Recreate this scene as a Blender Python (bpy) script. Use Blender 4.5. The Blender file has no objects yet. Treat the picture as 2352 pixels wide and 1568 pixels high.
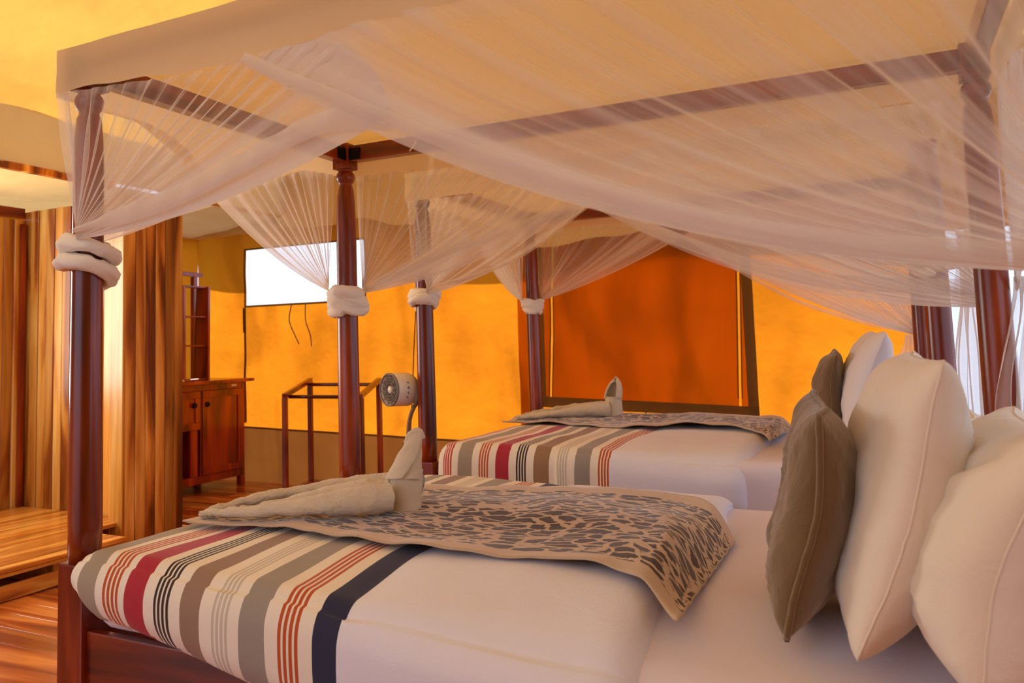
import bpy, bmesh, math, random
from mathutils import Vector, Matrix, noise
random.seed(7)
scene = bpy.context.scene
col = scene.collection
PI = math.pi

# ---------------------------------------------------------------- camera
cam_d = bpy.data.cameras.new('camera')
cam = bpy.data.objects.new('camera', cam_d)
col.objects.link(cam)
F = Vector((-0.47292038, 0.87672992, 0.08769812))
R_ = Vector((0.87881308, 0.47652248, -0.02477705))
U_ = Vector((0.06351291, -0.06535268, 0.99583891))
m = Matrix((R_, U_, -F)).transposed().to_4x4()
m.translation = Vector((1.82732182, -1.52559528, 1.12476289))
cam.matrix_world = m
cam_d.sensor_width = 36
cam_d.lens = 1936.859 / 2352 * 36
cam_d.shift_x = 203.438 / 2352
cam_d.shift_y = -160.507 / 2352
cam_d.clip_start = 0.02
cam_d.dof.use_dof = True
cam_d.dof.focus_distance = 2.5
cam_d.dof.aperture_fstop = 5.6
scene.camera = cam

# ---------------------------------------------------------------- world, sun, exposure
world = bpy.data.worlds.new('world'); scene.world = world
world.use_nodes = True
bg = world.node_tree.nodes['Background']
bg.inputs[0].default_value = (0.72, 0.86, 1.10, 1)
bg.inputs[1].default_value = 2.3
sun_d = bpy.data.lights.new('sun', 'SUN'); sun_d.energy = 10.0; sun_d.angle = math.radians(0.6)
sun_d.color = (1.0, 0.93, 0.82)
sun = bpy.data.objects.new('sun', sun_d); col.objects.link(sun)
SUN_DIR = Vector((-0.10, -0.72, -0.69)).normalized()      # direction the light travels
sun.rotation_euler = SUN_DIR.to_track_quat('-Z', 'Y').to_euler()
sun.location = (2, 9, 8)
# daylight coming in through the washroom's side window
al_d = bpy.data.lights.new('washroom_window_light', 'AREA'); al_d.shape = 'RECTANGLE'; al_d.size = 1.6; al_d.size_y = 1.1
al_d.energy = 52; al_d.color = (1.0, 0.93, 0.80)
al = bpy.data.objects.new('washroom_window_light', al_d); col.objects.link(al)
al.location = (-3.30, 0.95, 1.42); al.rotation_euler = Vector((1, 0, 0)).to_track_quat('-Z', 'Y').to_euler()
scene.view_settings.view_transform = 'Standard'
scene.view_settings.look = 'None'
scene.view_settings.exposure = -0.38
scene.view_settings.gamma = 1.0
scene.view_settings.use_curve_mapping = False
scene.cycles.max_bounces = 10
scene.cycles.diffuse_bounces = 6
scene.cycles.transparent_max_bounces = 32
scene.cycles.use_denoising = True
scene.cycles.sample_clamp_indirect = 6.0

# ---------------------------------------------------------------- materials
def s2l(c):
    return tuple(((x / 255) / 12.92 if x / 255 <= 0.04045 else ((x / 255 + 0.055) / 1.055) ** 2.4) for x in c) + (1,)

def new_mat(name):
    mt = bpy.data.materials.new(name); mt.use_nodes = True
    nt = mt.node_tree; nt.nodes.clear()
    out = nt.nodes.new('ShaderNodeOutputMaterial')
    return mt, nt, out

def N(nt, t, **kw):
    n = nt.nodes.new(t)
    for k, v in kw.items():
        if k.startswith('i_'):
            n.inputs[int(k[2:])].default_value = v
        else:
            setattr(n, k, v)
    return n

def coords(nt, scale=(1, 1, 1), rand=True, kind='Object'):
    tc = N(nt, 'ShaderNodeTexCoord')
    mp = N(nt, 'ShaderNodeMapping'); mp.inputs['Scale'].default_value = scale
    nt.links.new(tc.outputs[kind], mp.inputs[0])
    if rand:
        oi = N(nt, 'ShaderNodeObjectInfo')
        mu = N(nt, 'ShaderNodeMath', operation='MULTIPLY'); mu.inputs[1].default_value = 37.0
        nt.links.new(oi.outputs['Random'], mu.inputs[0])
        nt.links.new(mu.outputs[0], mp.inputs['Location'])
    return mp.outputs[0]

def ramp(nt, stops, fac, interp='LINEAR'):
    r = N(nt, 'ShaderNodeValToRGB'); cr = r.color_ramp; cr.interpolation = interp
    while len(cr.elements) < len(stops): cr.elements.new(0.5)
    for e, (p, c) in zip(cr.elements, stops):
        e.position = p; e.color = c
    nt.links.new(fac, r.inputs[0])
    return r.outputs[0]

def bump(nt, h, strength=0.3, dist=0.01):
    b = N(nt, 'ShaderNodeBump'); b.inputs['Strength'].default_value = strength; b.inputs['Distance'].default_value = dist
    nt.links.new(h, b.inputs['Height'])
    return b.outputs[0]

def cloth(name, color, bump_scale=260, bump_s=0.25, sheen=0.2, wr=0.0, vcol=None, rough=0.85):
    mt, nt, out = new_mat(name)
    p = N(nt, 'ShaderNodeBsdfPrincipled')
    p.inputs['Roughness'].default_value = rough
    p.inputs['Sheen Weight'].default_value = sheen
    p.inputs['Specular IOR Level'].default_value = 0.25
    if vcol:
        a = N(nt, 'ShaderNodeVertexColor', layer_name=vcol)
        nt.links.new(a.outputs[0], p.inputs['Base Color'])
    else:
        p.inputs['Base Color'].default_value = s2l(color)
    c = coords(nt, (1, 1, 1), False)
    n1 = N(nt, 'ShaderNodeTexNoise'); n1.inputs['Scale'].default_value = bump_scale; n1.inputs['Detail'].default_value = 2
    nt.links.new(c, n1.inputs[0])
    nr = bump(nt, n1.outputs[0], bump_s, 0.002)
    if wr:
        n2 = N(nt, 'ShaderNodeTexNoise'); n2.inputs['Scale'].default_value = 7; n2.inputs['Detail'].default_value = 4
        n2.inputs['Distortion'].default_value = 1.0
        nt.links.new(c, n2.inputs[0])
        b2 = N(nt, 'ShaderNodeBump'); b2.inputs['Strength'].default_value = wr; b2.inputs['Distance'].default_value = 0.03
        nt.links.new(n2.outputs[0], b2.inputs['Height']); nt.links.new(nr, b2.inputs['Normal'])
        nr = b2.outputs[0]
    nt.links.new(nr, p.inputs['Normal'])
    nt.links.new(p.outputs[0], out.inputs[0])
    return mt

def canvas(name, color, trans, tw=0.6, blotch=0.25, wr=0.6):
    """tent canvas: diffuse in front, light shining through from behind"""
    mt, nt, out = new_mat(name)
    c = coords(nt, (1, 1, 1), False)
    n1 = N(nt, 'ShaderNodeTexNoise'); n1.inputs['Scale'].default_value = 1.5; n1.inputs['Detail'].default_value = 2.5
    n1.inputs['Distortion'].default_value = 0.6
    mp = coords(nt, (1.4, 1, .55), False)
    nt.links.new(mp, n1.inputs[0])
    n2 = N(nt, 'ShaderNodeTexNoise'); n2.inputs['Scale'].default_value = 3.4; n2.inputs['Detail'].default_value = 3
    nt.links.new(c, n2.inputs[0])
    n3 = N(nt, 'ShaderNodeTexNoise'); n3.inputs['Scale'].default_value = 300
    nt.links.new(c, n3.inputs[0])
    def tint(col_):
        a = s2l(col_); d = tuple(x * (1 - blotch) for x in a[:3]) + (1,); b = tuple(min(1, x * (1 + blotch * .5)) for x in a[:3]) + (1,)
        return ramp(nt, [(0.36, d), (0.5, a), (0.66, b)], n1.outputs[0])
    nb = bump(nt, n2.outputs[0], wr, 0.04)
    b2 = N(nt, 'ShaderNodeBump'); b2.inputs['Strength'].default_value = .2; b2.inputs['Distance'].default_value = 0.002
    nt.links.new(n3.outputs[0], b2.inputs['Height']); nt.links.new(nb, b2.inputs['Normal'])
    df = N(nt, 'ShaderNodeBsdfDiffuse'); tr = N(nt, 'ShaderNodeBsdfTranslucent'); mx = N(nt, 'ShaderNodeMixShader')
    mx.inputs[0].default_value = tw
    df.inputs[0].default_value = s2l(color)
    nt.links.new(tint(trans), tr.inputs[0])
    for s in (df, tr): nt.links.new(b2.outputs[0], s.inputs['Normal'])
    nt.links.new(df.outputs[0], mx.inputs[1]); nt.links.new(tr.outputs[0], mx.inputs[2])
    nt.links.new(mx.outputs[0], out.inputs[0])
    return mt

def net_mat(name, color=(240, 234, 230), a=0.3, dens=False):
    """woven net: holes seen square on, denser where the weave is seen at a slant"""
    mt, nt, out = new_mat(name)
    lw = N(nt, 'ShaderNodeLayerWeight'); lw.inputs[0].default_value = 0.5
    cosn = N(nt, 'ShaderNodeMath', operation='SUBTRACT'); cosn.inputs[0].default_value = 1.0
    nt.links.new(lw.outputs['Facing'], cosn.inputs[1])
    mx0 = N(nt, 'ShaderNodeMath', operation='MAXIMUM'); mx0.inputs[1].default_value = 0.14
    nt.links.new(cosn.outputs[0], mx0.inputs[0])
    inv = N(nt, 'ShaderNodeMath', operation='DIVIDE'); inv.inputs[0].default_value = 1.0
    nt.links.new(mx0.outputs[0], inv.inputs[1])
    pw = N(nt, 'ShaderNodeMath', operation='POWER'); pw.inputs[0].default_value = 1 - a
    if dens:      # how many layers of cloth are bunched together here
        at = N(nt, 'ShaderNodeAttribute', attribute_name='layers')
        mu = N(nt, 'ShaderNodeMath', operation='MULTIPLY')
        nt.links.new(inv.outputs[0], mu.inputs[0]); nt.links.new(at.outputs['Fac'], mu.inputs[1])
        nt.links.new(mu.outputs[0], pw.inputs[1])
    else:
        nt.links.new(inv.outputs[0], pw.inputs[1])
    al = N(nt, 'ShaderNodeMath', operation='SUBTRACT'); al.inputs[0].default_value = 1.0
    nt.links.new(pw.outputs[0], al.inputs[1])
    df = N(nt, 'ShaderNodeBsdfDiffuse'); df.inputs[0].default_value = s2l(color)
    tr = N(nt, 'ShaderNodeBsdfTranslucent'); tr.inputs[0].default_value = s2l(color)
    m1 = N(nt, 'ShaderNodeMixShader'); m1.inputs[0].default_value = 0.5
    nt.links.new(df.outputs[0], m1.inputs[1]); nt.links.new(tr.outputs[0], m1.inputs[2])
    tp = N(nt, 'ShaderNodeBsdfTransparent'); m2 = N(nt, 'ShaderNodeMixShader')
    nt.links.new(al.outputs[0], m2.inputs[0]); nt.links.new(tp.outputs[0], m2.inputs[1]); nt.links.new(m1.outputs[0], m2.inputs[2])
    nt.links.new(m2.outputs[0], out.inputs[0])
    return mt

def wood(name, stops, scale, rough=0.3, coat=0.0, knots=False, rand=True, tone=0.0, bump_s=0.05):
    """grain stretched along one axis; scale is small along the grain; each board gets its own figure"""
    mt, nt, out = new_mat(name)
    p = N(nt, 'ShaderNodeBsdfPrincipled')
    p.inputs['Roughness'].default_value = rough
    p.inputs['Coat Weight'].default_value = coat; p.inputs['Coat Roughness'].default_value = 0.18
    c = coords(nt, scale, rand)
    n1 = N(nt, 'ShaderNodeTexNoise'); n1.inputs['Scale'].default_value = 1.0; n1.inputs['Detail'].default_value = 5
    n1.inputs['Roughness'].default_value = 0.42; n1.inputs['Distortion'].default_value = 1.0
    nt.links.new(c, n1.inputs[0])
    colr = ramp(nt, stops, n1.outputs[0])
    n2 = N(nt, 'ShaderNodeTexNoise'); n2.inputs['Scale'].default_value = 6.0; n2.inputs['Detail'].default_value = 6
    nt.links.new(c, n2.inputs[0])
    mr = N(nt, 'ShaderNodeMapRange'); mr.inputs[1].default_value = .3; mr.inputs[2].default_value = .75; mr.inputs[3].default_value = .84; mr.inputs[4].default_value = 1.08
    nt.links.new(n2.outputs[0], mr.inputs[0])
    ml = N(nt, 'ShaderNodeMix', data_type='RGBA', blend_type='MULTIPLY'); ml.inputs[0].default_value = 1.0
    nt.links.new(colr, ml.inputs[6]); nt.links.new(mr.outputs[0], ml.inputs[7])
    last = ml.outputs[2]
    if tone:
        oi = N(nt, 'ShaderNodeObjectInfo')
        m3 = N(nt, 'ShaderNodeMapRange'); m3.inputs[3].default_value = 1 - tone; m3.inputs[4].default_value = 1 + tone * .6
        nt.links.new(oi.outputs['Random'], m3.inputs[0])
        m4 = N(nt, 'ShaderNodeMix', data_type='RGBA', blend_type='MULTIPLY'); m4.inputs[0].default_value = 1.0
        nt.links.new(last, m4.inputs[6]); nt.links.new(m3.outputs[0], m4.inputs[7])
        last = m4.outputs[2]
    nt.links.new(last, p.inputs['Base Color'])
    nt.links.new(bump(nt, n2.outputs[0], bump_s, 0.003), p.inputs['Normal'])
    nt.links.new(p.outputs[0], out.inputs[0])
    return mt

def plain(name, color, rough=0.5, metallic=0.0, spec=0.5):
    mt, nt, out = new_mat(name)
    p = N(nt, 'ShaderNodeBsdfPrincipled')
    p.inputs['Base Color'].default_value = s2l(color); p.inputs['Roughness'].default_value = rough
    p.inputs['Metallic'].default_value = metallic; p.inputs['Specular IOR Level'].default_value = spec
    nt.links.new(p.outputs[0], out.inputs[0])
    return mt

TEAK = [(0.30, s2l((112, 50, 10))), (0.42, s2l((186, 104, 30))), (0.50, s2l((232, 160, 62))), (0.68, s2l((250, 200, 112)))]
M_PLANK = wood('teak_plank', TEAK, (7, 7, .7), 0.34, 0.35, tone=0.42)
M_PLANK_DARK = wood('teak_plank_dark', [(0.34, s2l((92, 40, 12))), (0.43, s2l((150, 82, 26))), (0.53, s2l((198, 128, 52))), (0.68, s2l((232, 176, 96)))], (7, 7, .75), 0.4, 0.2, tone=0.4)  # darker teak tones, for the boards facing the beds
M_FLOOR = wood('floor_plank_varnish', [(0.3, s2l((120, 48, 14))), (0.45, s2l((178, 92, 36))), (0.6, s2l((220, 142, 74)))], (.9, 9, 9), 0.24, 0.35, tone=0.3)
M_DECK = wood('deck_slat_varnish', [(0.3, s2l((150, 78, 16))), (0.45, s2l((208, 130, 44))), (0.62, s2l((238, 176, 84)))], (14, 1.2, 14), 0.3, 0.35, tone=0.22)
REDW = [(0.3, s2l((68, 16, 3))), (0.5, s2l((122, 40, 10))), (0.7, s2l((160, 66, 20)))]
M_RED_Z = wood('mahogany_upright', REDW, (9, 9, 1.2), 0.26, 0.08, tone=0.12)
M_RED_X = wood('mahogany_along', REDW, (1.2, 9, 9), 0.25, 0.4, tone=0.12)
M_RED_Y = wood('mahogany_across', REDW, (9, 1.2, 9), 0.25, 0.4, tone=0.12)
M_CAB = wood('cabinet_wood', [(0.3, s2l((92, 20, 5))), (0.5, s2l((150, 44, 10))), (0.7, s2l((184, 68, 18)))], (8, 8, 1.1), 0.3, 0.3, tone=0.1)
M_DARKGAP = plain('dark_gap', (24, 12, 6), 0.9)
M_IRON = plain('black_iron', (20, 16, 14), 0.45, 0.6)
M_ORANGE = canvas('orange_canvas', (132, 66, 18), (255, 150, 30), 0.38, 0.28, 1.0)
M_FLAP = canvas('double_canvas', (104, 70, 24), (244, 158, 34), 0.5, 0.35, 0.9)
M_OLIVE = canvas('olive_trim_canvas', (120, 92, 48), (120, 88, 40), 0.2, 0.2, 0.3)
M_SKIRT = canvas('mud_skirt_canvas', (140, 84, 40), (150, 92, 40), 0.25, 0.5, 0.5)
M_ROOF = canvas('cream_roof_canvas', (222, 186, 116), (255, 192, 84), 0.32, 0.12, 0.5)
M_LINER = canvas('cream_liner_canvas', (210, 180, 120), (240, 206, 140), 0.2, 0.12, 0.5)
M_FLY = canvas('fly_sheet_canvas', (150, 120, 80), (150, 120, 80), 0.1, 0.1, 0.3)
M_CANOPY = canvas('canopy_cotton', (246, 224, 184), (246, 224, 184), 0.5, 0.04, 0.12)
M_NET = net_mat('mosquito_net_mesh', a=0.26, dens=True)
M_NET1 = net_mat('mosquito_net_single', a=0.35)
M_NET_D = net_mat('mosquito_net_hem', a=0.5)
M_KNOT = cloth('bunched_net', (232, 226, 216), 160, 0.3, 0.3, wr=0.5)
M_BED = cloth('striped_cotton', (255, 255, 255), 420, 0.2, 0.15, wr=0.12, vcol='Col')
M_SHEET = cloth('white_sheet', (222, 214, 222), 420, 0.12, 0.15, wr=0.06)
M_PILLOW = cloth('ivory_pillowcase', (226, 216, 200), 420, 0.15, 0.2, wr=0.30)
M_PILLOW_W = cloth('white_pillowcase', (232, 230, 236), 420, 0.15, 0.2, wr=0.30)
M_TAUPE = cloth('taupe_velvet', (108, 84, 52), 300, 0.3, 0.5, wr=0.4)
M_TOWEL = cloth('terry_towel', (228, 212, 182), 900, 1.0, 0.6, wr=0.2, rough=1)
M_WHITEP = plain('fan_plastic', (228, 214, 196), 0.35)
M_GREYP = plain('fan_grille_plastic', (120, 108, 100), 0.5)
M_CORD = plain('dark_cord', (96, 70, 44), 0.8)
M_ZIP = canvas('zip_tape', (240, 210, 160), (255, 236, 190), 0.7, 0.0, 0.0)
M_SOIL = plain('outside_ground', (118, 104, 74), 0.95)
M_BLACKNET = net_mat('window_insect_mesh', (236, 236, 232), 0.16)

def leopard():
    mt, nt, out = new_mat('leopard_print')
    p = N(nt, 'ShaderNodeBsdfPrincipled'); p.inputs['Roughness'].default_value = 0.8
    p.inputs['Sheen Weight'].default_value = 0.3; p.inputs['Specular IOR Level'].default_value = 0.2
    tc = N(nt, 'ShaderNodeTexCoord')
    # wobble the lookup so the spots get ragged ends
    nz = N(nt, 'ShaderNodeTexNoise'); nz.inputs['Scale'].default_value = 40; nz.inputs['Detail'].default_value = 5
    nt.links.new(tc.outputs['UV'], nz.inputs[0])
    sub = N(nt, 'ShaderNodeVectorMath', operation='SUBTRACT'); sub.inputs[1].default_value = (.5, .5, .5)
    nt.links.new(nz.outputs[1], sub.inputs[0])
    sc = N(nt, 'ShaderNodeVectorMath', operation='SCALE'); sc.inputs[3].default_value = 0.03
    nt.links.new(sub.outputs[0], sc.inputs[0])
    ad = N(nt, 'ShaderNodeVectorMath', operation='ADD')
    nt.links.new(tc.outputs['UV'], ad.inputs[0]); nt.links.new(sc.outputs[0], ad.inputs[1])
    mp = N(nt, 'ShaderNodeMapping'); mp.inputs['Scale'].default_value = (18, 22, 1)
    nt.links.new(ad.outputs[0], mp.inputs[0])
    v1 = N(nt, 'ShaderNodeTexVoronoi', feature='DISTANCE_TO_EDGE'); v1.inputs['Scale'].default_value = 1.25
    nt.links.new(mp.outputs[0], v1.inputs['Vector'])
    v2 = N(nt, 'ShaderNodeTexVoronoi', feature='F1'); v2.inputs['Scale'].default_value = 1.25
    nt.links.new(mp.outputs[0], v2.inputs['Vector'])
    base = s2l((192, 168, 142)); dark = s2l((52, 36, 30)); mid = s2l((84, 58, 42))
    inner = ramp(nt, [(0.0, mid), (0.5, dark), (1.0, s2l((48, 38, 40)))], v2.outputs[0])
    th = N(nt, 'ShaderNodeMapRange'); th.inputs[1].default_value = 0.085; th.inputs[2].default_value = 0.11
    nt.links.new(v1.outputs[0], th.inputs[0])
    # drop some of the cells so bare ground shows
    sepc = N(nt, 'ShaderNodeSeparateColor'); nt.links.new(v2.outputs[1], sepc.inputs[0])
    gt = N(nt, 'ShaderNodeMath', operation='GREATER_THAN'); gt.inputs[1].default_value = 0.015
    nt.links.new(sepc.outputs[0], gt.inputs[0])
    mu = N(nt, 'ShaderNodeMath', operation='MULTIPLY')
    nt.links.new(th.outputs[0], mu.inputs[0]); nt.links.new(gt.outputs[0], mu.inputs[1])
    # tan border band
    sx = N(nt, 'ShaderNodeSeparateXYZ'); nt.links.new(tc.outputs['UV'], sx.inputs[0])
    def inband(o, lo, hi):
        a = N(nt, 'ShaderNodeMath', operation='GREATER_THAN'); a.inputs[1].default_value = lo; nt.links.new(o, a.inputs[0])
        b = N(nt, 'ShaderNodeMath', operation='LESS_THAN'); b.inputs[1].default_value = hi; nt.links.new(o, b.inputs[0])
        c_ = N(nt, 'ShaderNodeMath', operation='MULTIPLY'); nt.links.new(a.outputs[0], c_.inputs[0]); nt.links.new(b.outputs[0], c_.inputs[1])
        return c_.outputs[0]
    c1 = N(nt, 'ShaderNodeMath', operation='MULTIPLY')
    nt.links.new(inband(sx.outputs[0], 0.02, 0.997), c1.inputs[0]); nt.links.new(inband(sx.outputs[1], 0.075, 0.925), c1.inputs[1])
    m5 = N(nt, 'ShaderNodeMath', operation='MULTIPLY'); nt.links.new(mu.outputs[0], m5.inputs[0]); nt.links.new(c1.outputs[0], m5.inputs[1])
    mix = N(nt, 'ShaderNodeMix', data_type='RGBA'); mix.inputs[6].default_value = base
    nt.links.new(m5.outputs[0], mix.inputs[0]); nt.links.new(inner, mix.inputs[7])
    nt.links.new(mix.outputs[2], p.inputs['Base Color'])
    nt.links.new(p.outputs[0], out.inputs[0])
    return mt
M_LEO = leopard()

# ---------------------------------------------------------------- helpers
WL = {}
def tag(o, label=None, cat=None, group=None, kind=None):
    if label: o['label'] = label
    if cat: o['category'] = cat
    if group: o['group'] = group
    if kind: o['kind'] = kind
    return o

def empty(name, loc, label=None, cat=None, group=None, kind=None):
    o = bpy.data.objects.new(name, None); col.objects.link(o); o.location = loc
    o.empty_display_size = 0.1
    WL[o.name] = Vector(loc)
    return tag(o, label, cat, group, kind)

def world_loc(p):
    v = Vector((0, 0, 0))
    while p is not None:
        v += p.location; p = p.parent
    return v

def mesh(name, verts, faces, mat, parent=None, smooth=True, loc=None, uvs=None, cols=None):
    """verts are in world coordinates; loc is the object's origin"""
    base = world_loc(parent)
    o_loc = Vector(loc) if loc is not None else (base if parent else Vector((0, 0, 0)))
    me = bpy.data.meshes.new(name)
    me.from_pydata([tuple(Vector(v) - o_loc) for v in verts], [], faces)
    if smooth:
        me.polygons.foreach_set('use_smooth', [True] * len(me.polygons))
    if uvs is not None:
        ul = me.uv_layers.new(name='UVMap')
        for li, l in enumerate(me.loops): ul.data[li].uv = uvs[l.vertex_index]
    if cols is not None:
        ca = me.color_attributes.new('Col', 'FLOAT_COLOR', 'CORNER')
        for p in me.polygons:
            for li in p.loop_indices: ca.data[li].color = cols[p.index]
    me.materials.append(mat)
    me.update()
    o = bpy.data.objects.new(name, me); col.objects.link(o)
    if parent: o.parent = parent
    o.location = o_loc - base
    return o

def bevel_obj(o, w, seg=2):
    bm = bmesh.new(); bm.from_mesh(o.data)
    bmesh.ops.bevel(bm, geom=bm.edges[:], offset=w, segments=seg, affect='EDGES', profile=0.7)
    bm.to_mesh(o.data); bm.free()
    o.data.polygons.foreach_set('use_smooth', [False] * len(o.data.polygons))

BF = [(0, 3, 2, 1), (4, 5, 6, 7), (0, 1, 5, 4), (1, 2, 6, 5), (2, 3, 7, 6), (3, 0, 4, 7)]
def box(name, a, b, mat, parent=None, bev=0.004, seg=2):
    x0, x1 = sorted((a[0], b[0])); y0, y1 = sorted((a[1], b[1])); z0, z1 = sorted((a[2], b[2]))
    v = [(x0, y0, z0), (x1, y0, z0), (x1, y1, z0), (x0, y1, z0), (x0, y0, z1), (x1, y0, z1), (x1, y1, z1), (x0, y1, z1)]
    c = ((x0 + x1) / 2, (y0 + y1) / 2, (z0 + z1) / 2)
    o = mesh(name, v, BF, mat, parent, False, loc=c)
    if bev: bevel_obj(o, bev, seg)
    return o

def hexa(name, bottom, top, mat, parent=None, bev=0.003):
    """box from two quads"""
    v = list(bottom) + list(top)
    c = sum((Vector(x) for x in v), Vector()) / 8
    o = mesh(name, v, BF, mat, parent, False, loc=c)
    bm = bmesh.new(); bm.from_mesh(o.data); bmesh.ops.recalc_face_normals(bm, faces=bm.faces[:]); bm.to_mesh(o.data); bm.free()
    if bev: bevel_obj(o, bev)
    return o

def bar(name, p0, p1, w, h, mat, parent=None, bev=0.003, upv=(0, 0, 1)):
    p0 = Vector(p0); p1 = Vector(p1); d = (p1 - p0).normalized()
    s = d.cross(Vector(upv)).normalized() * w / 2; t = s.cross(d).normalized() * h / 2
    q = lambda p: [p - s - t, p + s - t, p + s + t, p - s + t]
    return hexa(name, q(p0), q(p1), mat, parent, bev)

def lathe(name, prof, center, mat, parent=None, n=28, lobes=None):
    v = []; f = []
    for r, z in prof:
        for k in range(n):
            a = 2 * PI * k / n
            v.append((center[0] + r * math.cos(a), center[1] + r * math.sin(a), center[2] + z))
    for i in range(len(prof) - 1):
        for k in range(n):
            f.append((i * n + k, i * n + (k + 1) % n, (i + 1) * n + (k + 1) % n, (i + 1) * n + k))
    f.append(tuple(range(n))[::-1]); f.append(tuple((len(prof) - 1) * n + k for k in range(n)))
    return mesh(name, v, f, mat, parent, True, loc=center)

def tube_data(pts, radii, n=12, shape=None, up=(0, 0, 1)):
    pts = [Vector(p) for p in pts]; v = []; f = []
    prev = None
    for i, p in enumerate(pts):
        t = (pts[min(i + 1, len(pts) - 1)] - pts[max(i - 1, 0)]).normalized()
        if prev is None:
            s = t.cross(Vector(up));
            if s.length < 1e-4: s = t.cross(Vector((1, 0, 0)))
            s.normalize()
        else:
            s = (prev - t * prev.dot(t)).normalized()
        prev = s; b = t.cross(s)
        for k in range(n):
            a = 2 * PI * k / n
            r = radii[i] if not callable(radii) else radii(i / (len(pts) - 1))
            ra, rb = (r if isinstance(r, tuple) else (r, r))
            m_ = shape(i / (len(pts) - 1), a) if shape else 1
            v.append(p + s * math.cos(a) * ra * m_ + b * math.sin(a) * rb * m_)
    for i in range(len(pts) - 1):
        for k in range(n):
            f.append((i * n + k, i * n + (k + 1) % n, (i + 1) * n + (k + 1) % n, (i + 1) * n + k))
    f.append(tuple(range(n))[::-1]); f.append(tuple((len(pts) - 1) * n + k for k in range(n)))
    return v, f

def tube(name, pts, radii, mat, parent=None, n=12, shape=None, up=(0, 0, 1)):
    if not callable(radii) and not isinstance(radii, (list,)): radii = [radii] * len(pts)
    v, f = tube_data(pts, radii, n, shape, up)
    return mesh(name, v, f, mat, parent, True, loc=v and Vector(pts[0]))

def catmull(P, n=10):
    P = [Vector(p) for p in P]; out = []
    Q = [2 * P[0] - P[1]] + P + [2 * P[-1] - P[-2]]
    for i in range(1, len(Q) - 2):
        for k in range(n):
            t = k / n
            a, b, c, d = Q[i - 1], Q[i], Q[i + 1], Q[i + 2]
            out.append(0.5 * ((2 * b) + (c - a) * t + (2 * a - 5 * b + 4 * c - d) * t * t + (3 * b - a - 3 * c + d) * t ** 3))
    out.append(P[-1]); return out

def along(poly, u):
    """point at fraction u of a polyline"""
    poly = [Vector(p) for p in poly]
    L = [0]
    for a, b in zip(poly, poly[1:]): L.append(L[-1] + (b - a).length)
    s = max(0, min(1, u)) * L[-1]
    for i in range(len(poly) - 1):
        if s <= L[i + 1] or i == len(poly) - 2:
            return poly[i].lerp(poly[i + 1], (s - L[i]) / max(1e-9, L[i + 1] - L[i]))

def grid(name, fn, nu, nv, mat, parent=None, uv=False, loc=None, thick=0):
    v = [fn(i / nu, j / nv) for j in range(nv + 1) for i in range(nu + 1)]
    uvs = [(i / nu, j / nv) for j in range(nv + 1) for i in range(nu + 1)] if uv else None
    f = [(j * (nu + 1) + i, j * (nu + 1) + i + 1, (j + 1) * (nu + 1) + i + 1, (j + 1) * (nu + 1) + i) for j in range(nv) for i in range(nu)]
    o = mesh(name, v, f, mat, parent, True, loc=loc or (Vector(v[0]) if not parent else None), uvs=uvs)
    if thick:
        md = o.modifiers.new('thickness', 'SOLIDIFY'); md.thickness = thick; md.offset = 0
    return o

def fbm(x, y, z, s=1.0):
    return noise.noise(Vector((x * s, y * s, z * s)))

def sm(a, b, x):
    t = max(0, min(1, (x - a) / (b - a))); return t * t * (3 - 2 * t)

# ================================================================ SETTING
XL, XR, YB, YF = -3.63, 3.2, 4.25, -3.4
g = box('ground', (-14, -14, -0.5), (14, 16, -0.3), M_SOIL, None, 0)
tag(g, kind='structure')

# floor: boards run along X, each one its own piece
floor = empty('floor', (0, 0, 0), kind='structure')
sub = box('subfloor', (XL, YF, -0.08), (XR, YB, -0.028), M_DARKGAP, floor, 0)
bw = 0.132
proto = {}
y = YF; row = 0
while y < YB:
    x = XL
    rr = random.Random(row * 31 + 5)
    seen = -1.0 < y
    segs = []
    if seen:
        cuts = [XL, XL + rr.uniform(.9, 2.0)]
        while cuts[-1] < XR - 2.6: cuts.append(cuts[-1] + rr.uniform(1.5, 2.2))
        cuts.append(XR)
        segs = list(zip(cuts, cuts[1:]))
    else:
        segs = [(XL, XR)]
    for a, b in segs:
        key = max(.3, round(b - a, 1))
        if key not in proto:
            proto[key] = box('floor_board', (-key / 2, -bw / 2 + .0012, -0.028), (key / 2, bw / 2 - .0012, 0), M_FLOOR, floor, 0.0012, 1)
            o = proto[key]
        else:
            o = proto[key].copy(); col.objects.link(o)
        o.location = ((a + b) / 2, y + bw / 2, -0.014 + rr.uniform(-.0008, .0008))
        o.scale.x = (b - a - .002) / key
    y += bw; row += 1

def wav(x, z, s=1.0, seed=0):
    return s * (0.018 * fbm(x * 1.1, z * .8, seed, 1.0) + 0.008 * fbm(x * 1.3 + z * 1.2, z * 1.6, seed + 7, 2.3) + .014 * fbm((x - z) * 2.6, (x + z) * .8, seed + 3))

def wall_panel(name, x0, x1, z0, z1, y, mat, parent, s=1.0, n=0.05, seed=0, flip=False):
    nu = max(2, int((x1 - x0) / n)); nv = max(2, int(((z1 if not callable(z1) else 2.2) - (z0 if not callable(z0) else 0)) / n))
    def fn(u, v):
        x = x0 + (x1 - x0) * u
        a = z0(x) if callable(z0) else z0; b = z1(x) if callable(z1) else z1
        z = a + (b - a) * v
        return (x, y + wav(x, z, s, seed), z)
    return grid(name, fn, nu, nv, mat, parent)

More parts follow.
